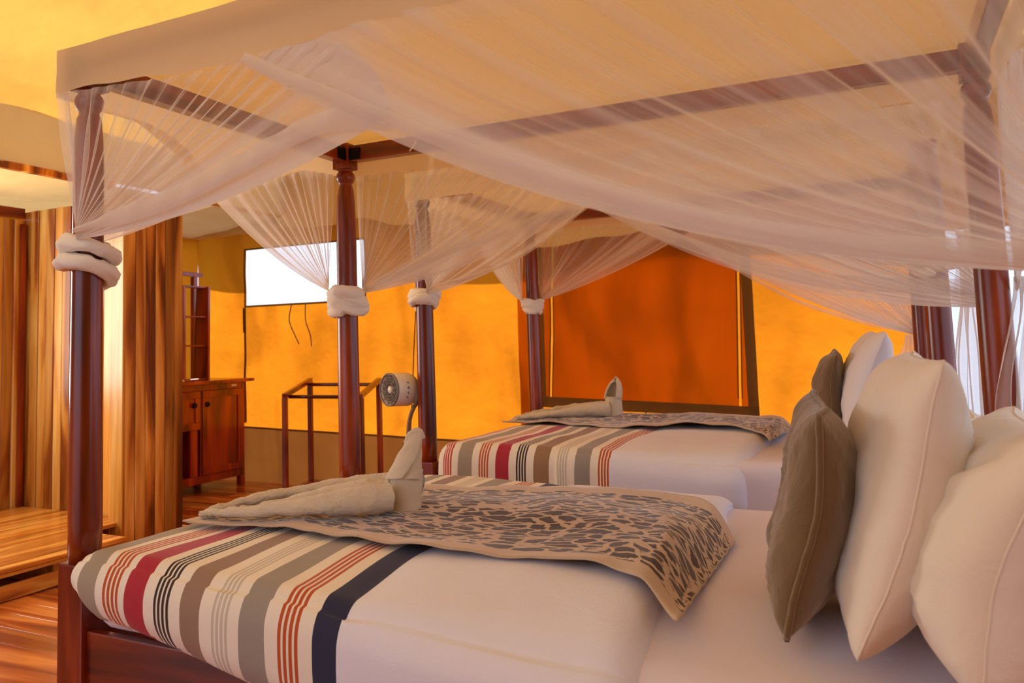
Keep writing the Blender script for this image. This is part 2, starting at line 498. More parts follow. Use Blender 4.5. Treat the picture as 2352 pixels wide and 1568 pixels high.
# back wall: orange canvas with a mesh window and an open doorway at the right
wb = empty('wall_back', (0, YB, 0), kind='structure')
sk = lambda x: 0.457 - 0.0265 * (x + 3.06)            # sewn line of the skirt
W0, W1, WZ0, WZ1 = -3.06, -1.83, 1.515, 2.0
DX0, DZ0, DZ1 = 2.07, 0.35, 1.72
wall_panel('canvas_panel', XL, W0, sk, 2.75, YB, M_ORANGE, wb)
wall_panel('canvas_panel', W0, W1, sk, WZ0, YB, M_ORANGE, wb)
wall_panel('canvas_panel', W0, W1, WZ1, 3.05, YB, M_ORANGE, wb)
wall_panel('canvas_panel', W1, DX0, sk, 3.3, YB, M_ORANGE, wb)
wall_panel('canvas_panel', DX0, XR, DZ1, 3.0, YB, M_ORANGE, wb)
wall_panel('skirt', XL, DX0, -0.02, lambda x: sk(x) + .004, YB - .004, M_SKIRT, wb, 1.0)
wall_panel('skirt_seam', XL, DX0, lambda x: sk(x) - .004, lambda x: sk(x) + .012, YB - .012, M_OLIVE, wb, 1.0)
for zz in ():
    pass
# mesh window
w1 = empty('window_1', ((W0 + W1) / 2, YB, WZ0), kind='structure')
wall_panel('insect_mesh', W0 - .01, W1 + .01, WZ0 - .01, WZ1 + .01, YB + .006, M_BLACKNET, w1, 1.0)
wall_panel('window_binding', W0 - .02, W1 + .02, WZ0 - .018, WZ0, YB - .01, M_OLIVE, w1)
wall_panel('window_binding', W0 - .02, W1 + .02, WZ1, WZ1 + .015, YB - .01, M_OLIVE, w1)
wall_panel('window_binding', W0 - .02, W0, WZ0, WZ1, YB - .01, M_OLIVE, w1)
wall_panel('window_binding', W1, W1 + .018, WZ0, WZ1, YB - .01, M_OLIVE, w1)
wall_panel('seam_or_shadow_strip', -3.085, -3.06, .5, WZ0 - .02, YB - .012, M_OLIVE, wb, 1.0)
wall_panel('seam_or_shadow_strip', -3.093, -3.06, 1.28, WZ0 - .02, YB - .015, M_OLIVE, wb, 1.0)
wall_panel('seam_or_shadow_strip', -0.506, -0.42, 0.4, 2.6, YB - .012, M_FLAP, wb, 1.0)  # brown strip standing in for a pole's shadow cast on the canvas
# rolled-down flap window between the beds' heads
w2 = empty('window_2', (0.42, YB, 0.6), kind='structure')
fx0, fx1 = -0.345, 1.12
fzb = lambda x: 0.672 - .058 * (x - fx0) / (fx1 - fx0)
YW = YB - .03
def flap_y(x, z): return YW + wav(x, z) - .012 * abs(fbm(x * 2.2, z * 1.8, 4)) * 2 - .012 * max(0, fbm(x * 5 + z * 3, z * 3, 8))
zl = lambda z: -0.262 + .04 * (z - .73) / .87
zr_ = lambda z: 1.008 + .032 * (z - .73) / .87
def flap_piece(name, xa, xb, za, zb_, mat, off, nu=30, nv=50):
    def fn(u, v):
        x = xa(0) + (xb(0) - xa(0)) * u
        z0 = za(x); z = z0 + (zb_(x) - z0) * v
        x = xa(z) + (xb(z) - xa(z)) * u
        return (x, flap_y(x, z) + off, z)
    return grid(name, fn, nu, nv, mat, w2)
K_ = lambda c: (lambda z: c)
flap_piece('window_flap', lambda z: zl(z) + .007, lambda z: zr_(z) - .007, lambda x: fzb(x) + .03, K_(2.15), M_FLAP, 0, 60, 60)
flap_piece('flap_side', K_(fx0 + .02), lambda z: zl(z) - .007, lambda x: fzb(x) + .03, K_(2.15), M_FLAP, 0, 4)
flap_piece('flap_side', lambda z: zr_(z) + .007, K_(fx1 - .02), lambda x: fzb(x) + .03, K_(2.15), M_FLAP, 0, 4)
flap_piece('flap_trim', K_(fx0), K_(fx0 + .05), lambda x: fzb(x), K_(2.15), M_OLIVE, -.008, 4)
flap_piece('flap_trim', K_(fx1 - .065), K_(fx1), lambda x: fzb(x), K_(2.15), M_OLIVE, -.008, 4)
flap_piece('flap_trim', K_(fx0), K_(fx1), lambda x: fzb(x), lambda x: fzb(x) + .075, M_OLIVE, -.010, 60, 4)
for q in (zl, zr_):
    for d in (-.012, .012):
        flap_piece('zip_edge', lambda z, q=q, d=d: q(z) + d - .004, lambda z, q=q, d=d: q(z) + d + .004, K_(.74), K_(2.1), M_OLIVE, -.004, 1)
tube('flap_loop', [(0.40, YW, .66), (.40, YW - .006, .60)], .005, M_CORD, w2, 6)
# wavy ties under the mesh window and cord on the wall by the fan
for i, (pts, lab) in enumerate([([(-2.56, 1.50), (-2.585, 1.37), (-2.53, 1.25), (-2.483, 1.165)], 'thin wavy cord dangling under the left of the mesh window, on the orange wall'),
                                ([(-2.42, 1.50), (-2.415, 1.36), (-2.37, 1.24), (-2.357, 1.144)], 'thin wavy cord dangling under the mesh window, nearer the bedpost'),
                                ([(-1.345, 1.62), (-1.35, 1.4), (-1.375, 1.1), (-1.40, .8), (-1.43, .42)], 'long thin dark cord hanging down the orange wall behind the fan')]):
    P = [(x, YB - .02 + wav(x, z), z) for x, z in pts]
    t_ = tube('cord', catmull(P, 6), .0045, M_CORD, None, 6)
    tag(t_, lab, 'cord')

# left canvas wall behind the cabinet
wl = empty('wall_left', (XL, 3.2, 0), kind='structure')
grid('canvas_panel', lambda u, v: (XL + wav(2.2 + 2.05 * u, 2.2 * v, 1, 5), 2.2 + 2.05 * u, .42 + 1.8 * v), 30, 30, M_ORANGE, wl)
grid('skirt', lambda u, v: (XL + .004 + wav(2.2 + 2.05 * u, .4 * v, 1, 5), 2.2 + 2.05 * u, .42 * v), 30, 4, M_SKIRT, wl)
# right wall, low canvas with a long opening above
wr = empty('wall_right', (XR, 0, 0), kind='structure')
grid('canvas_panel', lambda u, v: (XR, YF + (YB - YF) * u, .7 * v), 60, 8, M_ORANGE, wr)
grid('canvas_panel', lambda u, v: (XR, YF + (YB - YF) * u, 1.95 + .45 * v), 60, 4, M_ORANGE, wr)
grid('canvas_panel', lambda u, v: (XR, YF + 2.6 * u, .7 + 1.25 * v), 20, 12, M_ORANGE, wr)
wf = empty('wall_front', (0, YF, 0), kind='structure')
grid('canvas_panel', lambda u, v: (XL + .5 * u, YF, 2.4 * v), 8, 20, M_ORANGE, wf)
grid('canvas_panel', lambda u, v: (.7 + (XR - .7) * u, YF, 2.4 * v), 30, 20, M_ORANGE, wf)

# roof: ridge along Y, eave past the back wall throws the shade on the upper wall
rf = empty('ceiling', (0, 0, 2.6), kind='structure')
RX, RZ = 0.6, 3.55
def roofz(x):
    return 2.60 + (RZ - 2.60) * (x + 2.6) / (RX + 2.6) if x < RX else RZ - (RZ - 2.4) * (x - RX) / (XR + .1 - RX)
def sag(u, v): return -.03 * abs(math.sin(u * PI * 3)) * 1 + .012 * fbm(u * 9, v * 14, 2)
YE = YB + 0.02
grid('roof_left', lambda u, v: ((-2.6 + (RX + 2.6) * u), YF + (YE - YF) * v, roofz(-2.6 + (RX + 2.6) * u) + sag(v, u)), 50, 100, M_ROOF, rf)
grid('roof_right', lambda u, v: ((RX + (XR + .1 - RX) * u), YF + (YE - YF) * v, roofz(RX + (XR + .1 - RX) * u) + sag(v, u)), 40, 80, M_LINER, rf)
# flap hanging down to the eave beam, then the low ceiling over the washroom
grid('eave_flap', lambda u, v: (-2.6 - .02 * v + .015 * fbm(u * 20, v * 2, 5), YF + (YE - YF) * u, 2.6 - .34 * v), 90, 8, M_LINER, rf)
grid('low_ceiling', lambda u, v: (-2.64 - 1.1 * v, YF + (YE - YF) * u, 2.24 - .11 * v + .02 * fbm(u * 12, v * 4, 9)), 90, 16, M_LINER, rf)
# a loose liner curtain hanging along the top of the back wall
fr = [(-3.74, 2.171), (-3.449, 2.135), (-2.972, 2.126), (-2.568, 2.144), (-2.09, 2.12), (-1.871, 2.165), (-1.389, 2.071), (-.9, 1.93), (-0.279, 1.80), (.2, 1.84), (1.0, 1.93), (2.0, 1.95), (3.2, 1.95)]
def frz(x):
    for (a, za), (b, zb) in zip(fr, fr[1:]):
        if x <= b: return za + (zb - za) * sm(a, b, x)
    return fr[-1][1]
def liner(u, v):
    x = -3.6 + 6.75 * u
    top = max(2.42, roofz(x)) if x > -2.6 else 2.24
    z = frz(x) + .006 * math.sin(x * 14)
    return (x, 4.17 - .03 * (1 - v) + .02 * fbm(x * 2, v * 3, 3), z + (top - z) * v)
grid('liner_curtain', liner, 130, 14, M_LINER, rf)
tb = box('trim_1', (-2.665, YF, 2.225), (-2.62, 2.4, 2.268), M_PLANK, None, .004); tag(tb, kind='structure')
# outer fly overhang
grid('fly_eave', lambda u, v: (-4.4 + 8.4 * u, YE + .68 * v, 2.78 + .55 * (1 - abs(u - .55) * 1.3) * (1 - v) - .48 * v + .035 * math.sin(u * 23) * v + .03 * math.sin(u * 9 + 1) * v), 80, 6, M_FLY, rf)

# washroom partition of vertical teak boards
def plank_run(parent, x0, y0, x1, y1, z0, z1, w, t, mat, nrm, rnd):
    """vertical boards from (x0,y0) to (x1,y1); nrm points to the side they stand proud of"""
    L = math.hypot(x1 - x0, y1 - y0); n = max(1, round(L / w)); w = L / n
    ang = math.atan2(y1 - y0, x1 - x0)
    base = None
    for k in range(n):
        s = (k + .5) / n
        if base is None:
            base = box('plank', (-w / 2 + .002, -t / 2, z0), (w / 2 - .002, t / 2, z1), mat, parent, .003, 1); o = base
        else:
            o = base.copy(); col.objects.link(o)
        d = rnd.uniform(-.005, .005)
        o.location = Vector((x0 + (x1 - x0) * s + nrm[0] * d, y0 + (y1 - y0) * s + nrm[1] * d, (z0 + z1) / 2)) - parent.location
        o.rotation_euler = (0, 0, ang)
wp = empty('wall_partition', (-2.1, 2.1, 0), kind='structure')
rnd = random.Random(3)
plank_run(wp, -2.1, 2.02, -2.1, 2.49, 0, 2.08, .083, .022, M_PLANK_DARK, (1, 0), rnd)      # side that faces the beds
plank_run(wp, -2.19, 2.008, -2.09, 2.008, 0, 2.08, .10, .022, M_PLANK, (0, -1), rnd)      # pale end board
plank_run(wp, -2.19, 2.0, -2.19, 2.14, 0, 2.08, .07, .02, M_PLANK, (-1, 0), rnd)
ww = empty('wall_washroom', (-2.7, 2.15, 0), kind='structure')
plank_run(ww, -3.2, 2.16, -2.19, 2.16, .0, 2.085, .0765, .02, M_PLANK, (0, -1), rnd)
plank_run(ww, -3.2, 1.78, -3.2, 2.15, .0, 2.03, .075, .02, M_PLANK, (1, 0), rnd)
plank_run(ww, -3.2, YF, -3.2, .1, .0, 2.03, .12, .02, M_PLANK, (1, 0), rnd)
plank_run(ww, -3.2, .1, -3.2, 1.78, .0, .85, .12, .02, M_PLANK, (1, 0), rnd)
bar('plate_beam', (-3.215, YF, 2.075), (-3.215, 2.15, 2.075), .05, .07, M_RED_Y, ww)
bar('corner_batten', (-3.165, 2.12, .15), (-3.165, 2.12, 2.0), .03, .03, M_RED_Z, ww, upv=(0, 1, 0))

# raised slatted shower deck
dk = empty('slatted_deck', (-2.4, .6, 0), 'low slatted teak deck in front of the washroom boards, left of the near bed', 'deck')
DXR = -1.78; nx = 20; sw = .07
base = None
DY0, DY1 = -2.6, 2.14
for k in range(nx):
    x = DXR - sw * (k + .5)
    y1 = 1.76 if x > -2.16 else 2.145
    o = box('slat', (x - sw / 2 + .003, DY0, .128), (x + sw / 2 - .003, y1, .15), M_DECK, dk, .003, 1)
box('front_board', (DXR - .02, DY0, .006), (DXR, 1.76, .075), M_DECK, dk, .003)
box('front_rail', (DXR - .022, DY0, .112), (DXR - .001, 1.76, .127), M_DECK, dk, .002)
for k in range(12):
    yy = 1.7 - k * .36
    box('bearer', (-3.17, yy - .02, .006), (DXR - .024, yy + .02, .127), M_DECK, dk, .002)

# ================================================================ BEDS
def post(parent, x, y, sq, top=1.925, hidden=False):
    """turned bedpost: square foot, round shaft with a bead and cup, square head"""
    p = empty('post', (x, y, 0)); p.parent = parent; p.location = Vector((x, y, 0)) - parent.location
    h = .045
    box('post_foot', (x - h, y - h, 0), (x + h, y + h, sq), M_RED_Z, p, .006)
    prof = [(.041, 0)] + [(.0425 - .0035 * sm(0, 1, k / 12), (1.70 - sq) * k / 12) for k in range(1, 12)]
    z1 = 1.70 - sq
    prof += [(.0365, z1), (.032, z1 + .05), (.027, z1 + .062), (.026, z1 + .070), (.033, z1 + .078), (.037, z1 + .090), (.038, z1 + .100), (.035, z1 + .110), (.029, z1 + .117), (.028, z1 + .122), (.036, z1 + .13)]
    lathe('post_shaft', prof, (x, y, sq - .002), M_RED_Z, p, 32)
    box('post_head', (x - .036, y - .036, 1.825), (x + .036, y + .036, top), M_RED_Z, p, .005)
    return p

def rng(a, b, n): return [a + (b - a) * k / n for k in range(n + 1)]

def cube_grid(xs, ys, zs):
    """surface of a box on uneven grids; returns original coordinates, faces and each face's centre"""
    V = {}; verts = []; faces = []
    def vid(p):
        if p not in V: V[p] = len(verts); verts.append(p)
        return V[p]
    def quad(a, b, c, d): faces.append(tuple(vid(q) for q in (a, b, c, d)))
    for i in range(len(xs) - 1):
        for j in range(len(ys) - 1):
            for z, fl in ((zs[0], 1), (zs[-1], 0)):
                q = [(xs[i], ys[j], z), (xs[i + 1], ys[j], z), (xs[i + 1], ys[j + 1], z), (xs[i], ys[j + 1], z)]
                quad(*(q[::-1] if fl else q))
        for k in range(len(zs) - 1):
            for y, fl in ((ys[0], 0), (ys[-1], 1)):
                q = [(xs[i], y, zs[k]), (xs[i + 1], y, zs[k]), (xs[i + 1], y, zs[k + 1]), (xs[i], y, zs[k + 1])]
                quad(*(q[::-1] if fl else q))
    for j in range(len(ys) - 1):
        for k in range(len(zs) - 1):
            for x, fl in ((xs[0], 1), (xs[-1], 0)):
                q = [(x, ys[j], zs[k]), (x, ys[j + 1], zs[k]), (x, ys[j + 1], zs[k + 1]), (x, ys[j], zs[k + 1])]
                quad(*(q[::-1] if fl else q))
    return verts, faces

def roundbox(p, lo, hi, r):
    q = Vector([max(lo[i] + r[i], min(hi[i] - r[i], p[i])) for i in range(3)])
    d = Vector([(p[i] - q[i]) / r[i] for i in range(3)])
    l = d.length
    if l > 1e-6:
        # map the cube corner region to a sphere octant
        m_ = max(abs(c) for c in d); d = d * (m_ / l)
    return Vector([q[i] + d[i] * r[i] for i in range(3)])

WHITE = s2l((224, 224, 236)); CREAM = s2l((232, 224, 208)); TAN = s2l((158, 146, 128)); ORG = s2l((186, 84, 40)); CRIM = s2l((170, 44, 60)); BLK = s2l((58, 48, 44))
TPE = s2l((148, 122, 104)); FNT = s2l((196, 188, 172)); GRY = s2l((152, 144, 134)); NAVY = s2l((44, 46, 74)); RED = s2l((190, 56, 48)); BRN = s2l((150, 118, 88))
def lines(a, b, c, n=4, fill=.62):
    w = (b - a) / (n - 1 + fill); out = []
    for k in range(n):
        out.append((a + k * w, a + k * w + w * fill, c))
    return out
bands1 = [(.099, .167, TAN)] + lines(.192, .242, ORG) + [(.264, .324, CRIM)] + lines(.356, .401, BLK) + [(.434, .492, TPE)] + lines(.528, .572, FNT) + [(.602, .669, GRY)] + lines(.704, .754, ORG) + [(.790, .850, NAVY)]
bands2 = lines(.074, .122, RED) + [(.154, .22, TAN)] + lines(.253, .299, ORG) + [(.332, .393, CRIM)] + lines(.427, .472, BLK) + [(.506, .574, BRN)] + lines(.608, .651, FNT) + [(.685, .75, GRY)] + lines(.783, .828, ORG)

def make_duvet(name, label, group, x0, x1, y0, y1, z1, bands, end, hem, seed, drop):
    xs = set(rng(x0, x1, 70))
    for a, b, c in bands: xs |= {a, b}
    xs |= set(rng(x0, x0 + .09, 16)); xs = sorted(xs)
    ys = sorted(set(rng(y0, y1, 60)) | set(rng(y0, y0 + .07, 14)) | set(rng(y1 - .07, y1, 10))); zs = rng(0, 1, 30)
    V, Fc = cube_grid(xs, ys, zs)
    cols = []
    for f in Fc:
        cx = sum(V[i][0] for i in f) / 4
        c = CREAM if cx < end else WHITE
        for a, b, cc in bands:
            if a <= cx <= b: c = cc
        cols.append(c)
    out = []
    for (x, y, t) in V:
        zb = hem(x) if y < (y0 + y1) / 2 else hem(x)
        z = zb + (z1 - zb) * t
        p = roundbox((x, y, z), (x0, y0, zb), (x1, y1, z1), (.075, .055 + .07 * sm(.7, 1.3, x), min(.085 + .03 * sm(.7, 1.3, x), (z1 - zb) * .49)))
        side = sm(.35, .0, (y - y0))
        p.z -= drop * max(0, x - .2) * side * sm(zb, z1, p.z)
        # puff of the near side and the foot, vertical creases towards the hem
        k = math.sin(PI * min(1, max(0, (p.z - zb) / (z1 - zb))))
        if abs(y - y0) < .001:
            p.y -= .016 * k
            low = 1 - min(1, max(0, (p.z - zb) / (z1 - zb)))
            p.y += .010 * low * fbm(x * 13 + .8 * p.z, seed, p.z * 1.5)
            p.x += .012 * low * low * fbm(x * 9, seed + 3, 1)
        if abs(x - x0) < .001:
            p.x -= .012 * k + .008 * fbm(y * 9, p.z * 4, seed)
        # gentle unevenness on top, crease near the end of the stripes
        if t > .99:
            p.z += .008 * fbm(x * 3.2, y * 3.2, seed) + .003 * fbm(x * 9 + y * 5, y * 3, seed + 2)
            p.z -= .006 * math.exp(-((x - end) / .03) ** 2)
        if abs(x - x1) < .001: p.x += .03 * fbm(y * 3, seed, 2)
        out.append(p)
    o = mesh(name, out, Fc, M_BED, None, True, loc=(x0, y0, .5), cols=cols)
    tag(o, label, 'duvet', group)
    return o

def make_bed(base, label, L, W, other):
    bx, by = base
    b = empty('four_poster_bed', (bx, by, 0), label, 'bed', 'four-poster beds in the tent')
    for (x, y, sq) in ((0, 0, .60), (0, W, .60), (L, 0, .84), (L, W, .84)):
        post(b, bx + x, by + y, sq)
    t = .045
    zr = 1.852
    # canopy rails
    box('canopy_rail', (bx + .036, by - t / 2, zr), (bx + L - .036, by + t / 2, zr + .062), M_RED_X, b)
    box('canopy_rail', (bx + .036, by + W - t / 2, zr), (bx + L - .036, by + W + t / 2, zr + .062), M_RED_X, b)
    box('canopy_rail', (bx - t / 2, by + .036, zr), (bx + t / 2, by + W - .036, zr + .062), M_RED_Y, b)
    box('canopy_rail', (bx + L - t / 2, by + .036, zr), (bx + L + t / 2, by + W - .036, zr + .062), M_RED_Y, b)
    # bed rails
    for yy in (by - .03, by + W + .005):
        box('side_rail', (bx + .045, yy, .20), (bx + L - .045, yy + .025, .44), M_RED_X, b)
    box('foot_rail', (bx - .02, by + .045, .20), (bx + .01, by + W - .045, .44), M_RED_Y, b)
    box('headboard', (bx + L - .015, by + .045, .25), (bx + L + .015, by + W - .045, .82), M_RED_Y, b)
    for k in range(9):
        x = bx + .15 + k * (L - .3) / 8
        box('bed_slat', (x - .04, by - .004, .36), (x + .04, by + W + .004, .378), M_RED_Y, b, .002, 1)
    # black corner bracket where the rails meet on the far foot post
    if other:
        box('corner_bracket', (bx + .037, by + W - .03, zr + .004), (bx + .085, by + W - .023, zr + .05), M_IRON, b, .001)
        box('corner_bracket', (bx + .023, by + W - .085, zr + .004), (bx + .03, by + W - .037, zr + .05), M_IRON, b, .001)
    return b

L1, W1_ = 2.1, 1.2307
bed1 = make_bed((0, 0), 'dark red four-poster bed in front, its near post beside the slatted deck', L1, W1_, True)
B2X, B2Y, L2, W2 = -0.034, 1.927, 2.039, 1.391
bed2 = make_bed((B2X, B2Y), 'dark red four-poster bed standing farther back against the orange canvas wall', L2, W2, False)

def make_mattress(label, x0, x1, y0, y1, z0, z1, drop=0.0):
    V, Fc = cube_grid(rng(x0, x1, 40), rng(y0, y1, 30), rng(z0, z1, 8))
    out = []
    for p in V:
        q = roundbox(p, (x0, y0, z0), (x1, y1, z1), (.05, .05, .05))
        if p[2] == z1: q.z += .004 * fbm(p[0] * 3, p[1] * 3, 1)
        q.z -= drop * max(0, q.x - .2) * sm(.35, .0, (q.y - y0)) * sm(z0 + .02, z1, q.z)
        out.append(q)
    o = mesh('mattress', out, Fc, M_SHEET, None, True, loc=((x0 + x1) / 2, (y0 + y1) / 2, z0))
    return tag(o, label, 'mattress', 'mattresses under the duvets')
make_mattress('mattress in a pale fitted sheet on the front bed', .06, 2.07, -.028, 1.245, .44, .612, .052)
make_mattress('mattress in a pale fitted sheet on the back bed', .03, 1.96, 1.885, 3.28, .38, .655)

hem1 = lambda x: .485 - .12 * sm(.05, .95, x) + (.04 * sm(.14, .03, x))
make_duvet('duvet', 'white duvet with a striped foot end and navy band on the front bed', 'striped duvets', .055, 1.43, -.095, 1.30, .652, bands1, .85, hem1, 1.0, .055)
hem2 = lambda x: .40
make_duvet('duvet', 'white duvet with a striped foot end, no navy band, on the back bed', 'striped duvets', .035, 1.372, 1.865, 3.32, .694, bands2, .83, hem2, 4.0, .02)

# ---------------------------------------------------------------- throws
def throw(name, label, near, far, ztop, xe, ze, seed, t):
    """near, far: outlines along X; the head end spills over the duvet's end at xe down to ze"""
    near = catmull(near, 8); far = catmull(far, 8)
    def fn(u, v):
        a = along(near, u); b = along(far, u)
        p = a.lerp(b, v)
        z = ztop + .010 * math.sin(u * 7 + v * 5) * sm(0, .2, v) * sm(1, .8, v) * sm(.1, .4, u) + .006 + .022 * fbm(u * 4, v * 3, seed) + .009 * fbm(u * 14 + v * 3, v * 6, seed)
        z = max(z, ztop - .004)
        over = sm(xe - .035, xe + .05, p.x)
        z = z + (ze - z) * over
        z += .005 * math.sin(v * 60) * sm(.72, 1, u) * (.4 + .6 * fbm(v * 8, 1, seed))
        return (p.x, p.y, z)
    o = grid(name, fn, 110, 50, M_LEO, None, uv=True)
    md = o.modifiers.new('thickness', 'SOLIDIFY'); md.thickness = t; md.offset = 1
    return tag(o, label, 'throw blanket', 'animal-print throws')
throw('throw_blanket', 'animal-print throw with a tan border lying across the front duvet',
      [(.14, .20, 0), (.39, .245, 0), (.62, .225, 0), (.858, .205, 0), (1.08, .205, 0), (1.26, .20, 0), (1.40, .13, 0), (1.475, .05, 0)],
      [(.13, .66, 0), (.30, .95, 0), (.50, .97, 0), (.86, 1.03, 0), (1.10, 1.06, 0), (1.30, 1.03, 0), (1.42, .86, 0), (1.475, .72, 0)], .664, 1.42, .622, 1.0, .004)
throw('throw_blanket', 'animal-print throw with a tan border lying across the back duvet',
      [(-.0, 2.70, 0), (.38, 2.64, 0), (.725, 2.60, 0), (1.0, 2.70, 0), (1.215, 2.66, 0), (1.33, 2.5, 0), (1.385, 2.32, 0)],
      [(.0, 3.22, 0), (.32, 3.29, 0), (.72, 3.29, 0), (1.0, 3.3, 0), (1.2, 3.28, 0), (1.33, 3.2, 0), (1.41, 3.1, 0)], .706, 1.375, .668, 6.0, .004)

# ---------------------------------------------------------------- towel figures
def towel_roll(parent, pts, radii, name='towel_roll', seed=1, n=64):
    P = catmull(pts, 34)
    rr = [along([Vector((r[0], r[1], 0)) for r in radii], i / (len(P) - 1)) for i in range(len(P))]
    v, f = tube_data(P, [(a.x, a.y) for a in rr], n)
    v = [p + Vector((fbm(p.x * 22, p.y * 22, p.z * 22 + seed), fbm(p.x * 22 + 5, p.y * 22, p.z * 22), fbm(p.x * 22, p.y * 22 + 9, p.z * 22))) * .006 for p in v]
    v = [p + Vector((fbm(p.x * 210, p.y * 210, p.z * 210 + 3), fbm(p.x * 210, p.y * 210 + 7, p.z * 210), fbm(p.x * 210, p.y * 210, p.z * 210 + seed))) * .0026 for p in v]
    return mesh(name, v, f, M_TOWEL, parent, True)

tw = empty('towel_figure', (.5, .5, .67), 'folded beige towel figure with an upright head on the front bed, on the animal-print throw', 'towel', 'folded towel figures')
zt = .675
towel_roll(tw, [(.155, .255, zt + .008), (.28, .27, zt + .016), (.42, .325, zt + .028), (.52, .39, zt + .036), (.625, .49, zt + .040)], [(.010, .008), (.030, .018), (.036, .026), (.038, .034), (.038, .040), (.034, .038)], 'near_roll', 1)
towel_roll(tw, [(.155, .275, zt + .008), (.19, .42, zt + .018), (.28, .56, zt + .030), (.40, .66, zt + .040), (.52, .70, zt + .046), (.60, .68, zt + .046)], [(.010, .008), (.030, .018), (.036, .028), (.036, .034), (.034, .036), (.030, .034)], 'far_roll', 2)
towel_roll(tw, [(.27, .37, zt + .010), (.36, .44, zt + .026), (.46, .52, zt + .040), (.56, .58, zt + .040)], [(.02, .01), (.05, .024), (.06, .032), (.05, .034)], 'inner_fold', 3)
def wrap_cone(name, parent, fn, mat, nu=48, nv=26, t=.006):
    o = grid(name, fn, nu, nv, mat, parent)
    md = o.modifiers.new('thickness', 'SOLIDIFY'); md.thickness = t; md.offset = 0
    return o
# neck wrapped round the rolls' ends and a pointed hooded head
nx_, ny_ = .622, .565
def collar(u, v):
    a = -PI * .9 + u * 2.25 * PI
    r = .035 + .003 * math.sin(3 * a) + .006 * u + .008 * v
    z = zt - .004 + .098 * v + .010 * math.sin(a + 1.2) * v
    return (nx_ + r * math.cos(a) * 1.05, ny_ + r * math.sin(a), z + .002 * fbm(u * 20, v * 9, 1))
wrap_cone('collar_fold', tw, collar, M_TOWEL)
def hood(u, v):
    a = math.radians(-100) + v * 1.3 + u * 2.2 * PI
    r = .036 * (1 - v) ** .8 + .009 + .008 * u * (1 - v * .6)
    lean = Vector((.034, .018, 0)) * v ** 1.15
    z = zt + .088 + .118 * v - .012 * math.sin(u * PI) * (1 - v)
    q = Vector((nx_ + r * math.cos(a), ny_ + r * math.sin(a), z)) + lean
    return q + Vector((.003 * fbm(u * 9, v * 5, 4), .003 * fbm(u * 9, v * 5, 7), .002 * fbm(u * 9, v * 5, 9)))
wrap_cone('hood_fold', tw, hood, M_TOWEL)
towel_roll(tw, [(nx_ + .010, ny_ + .006, zt + .175), (nx_ + .022, ny_ + .012, zt + .20), (nx_ + .040, ny_ + .02, zt + .206), (nx_ + .050, ny_ + .022, zt + .188)], [(.010, .011), (.014, .013), (.012, .012), (.006, .007)], 'crest', 5, 14)

tw2 = empty('towel_figure', (.3, 2.95, .71), 'folded beige towel figure with an open hood lying on the back bed', 'towel', 'folded towel figures')
zt2 = .712
towel_roll(tw2, [(.045, 2.83, zt2 + .010), (.18, 2.88, zt2 + .022), (.34, 2.97, zt2 + .036), (.49, 3.05, zt2 + .044)], [(.012, .010), (.028, .018), (.034, .028), (.038, .038), (.036, .042)], 'near_roll', 6)
towel_roll(tw2, [(.045, 2.85, zt2 + .010), (.10, 3.02, zt2 + .022), (.22, 3.16, zt2 + .036), (.38, 3.2, zt2 + .044), (.47, 3.15, zt2 + .044)], [(.012, .010), (.028, .018), (.032, .028), (.032, .034), (.028, .034)], 'far_roll', 7)
cx2, cy2 = .50, 3.10
def collar2(u, v):
    a = -PI * .8 + u * 2.2 * PI
    r = .046 + .004 * math.sin(3 * a) - .006 * v
    return (cx2 + r * math.cos(a), cy2 + r * math.sin(a), zt2 + .005 + .105 * v)
wrap_cone('collar_fold', tw2, collar2, M_TOWEL)
def hood2(u, v):
    a = -PI * .30 + (u - .5) * 1.55 * PI + PI * .75      # opening towards the camera's left
    r = .042 * (1 - v ** 2.2) ** .5 + .004
    return (cx2 + .016 * v + r * math.cos(a), cy2 + .01 * v + r * math.sin(a) * .9, zt2 + .10 + .118 * v * (1 - .25 * abs(u - .5) * 2))
wrap_cone('hood_fold', tw2, hood2, M_TOWEL)

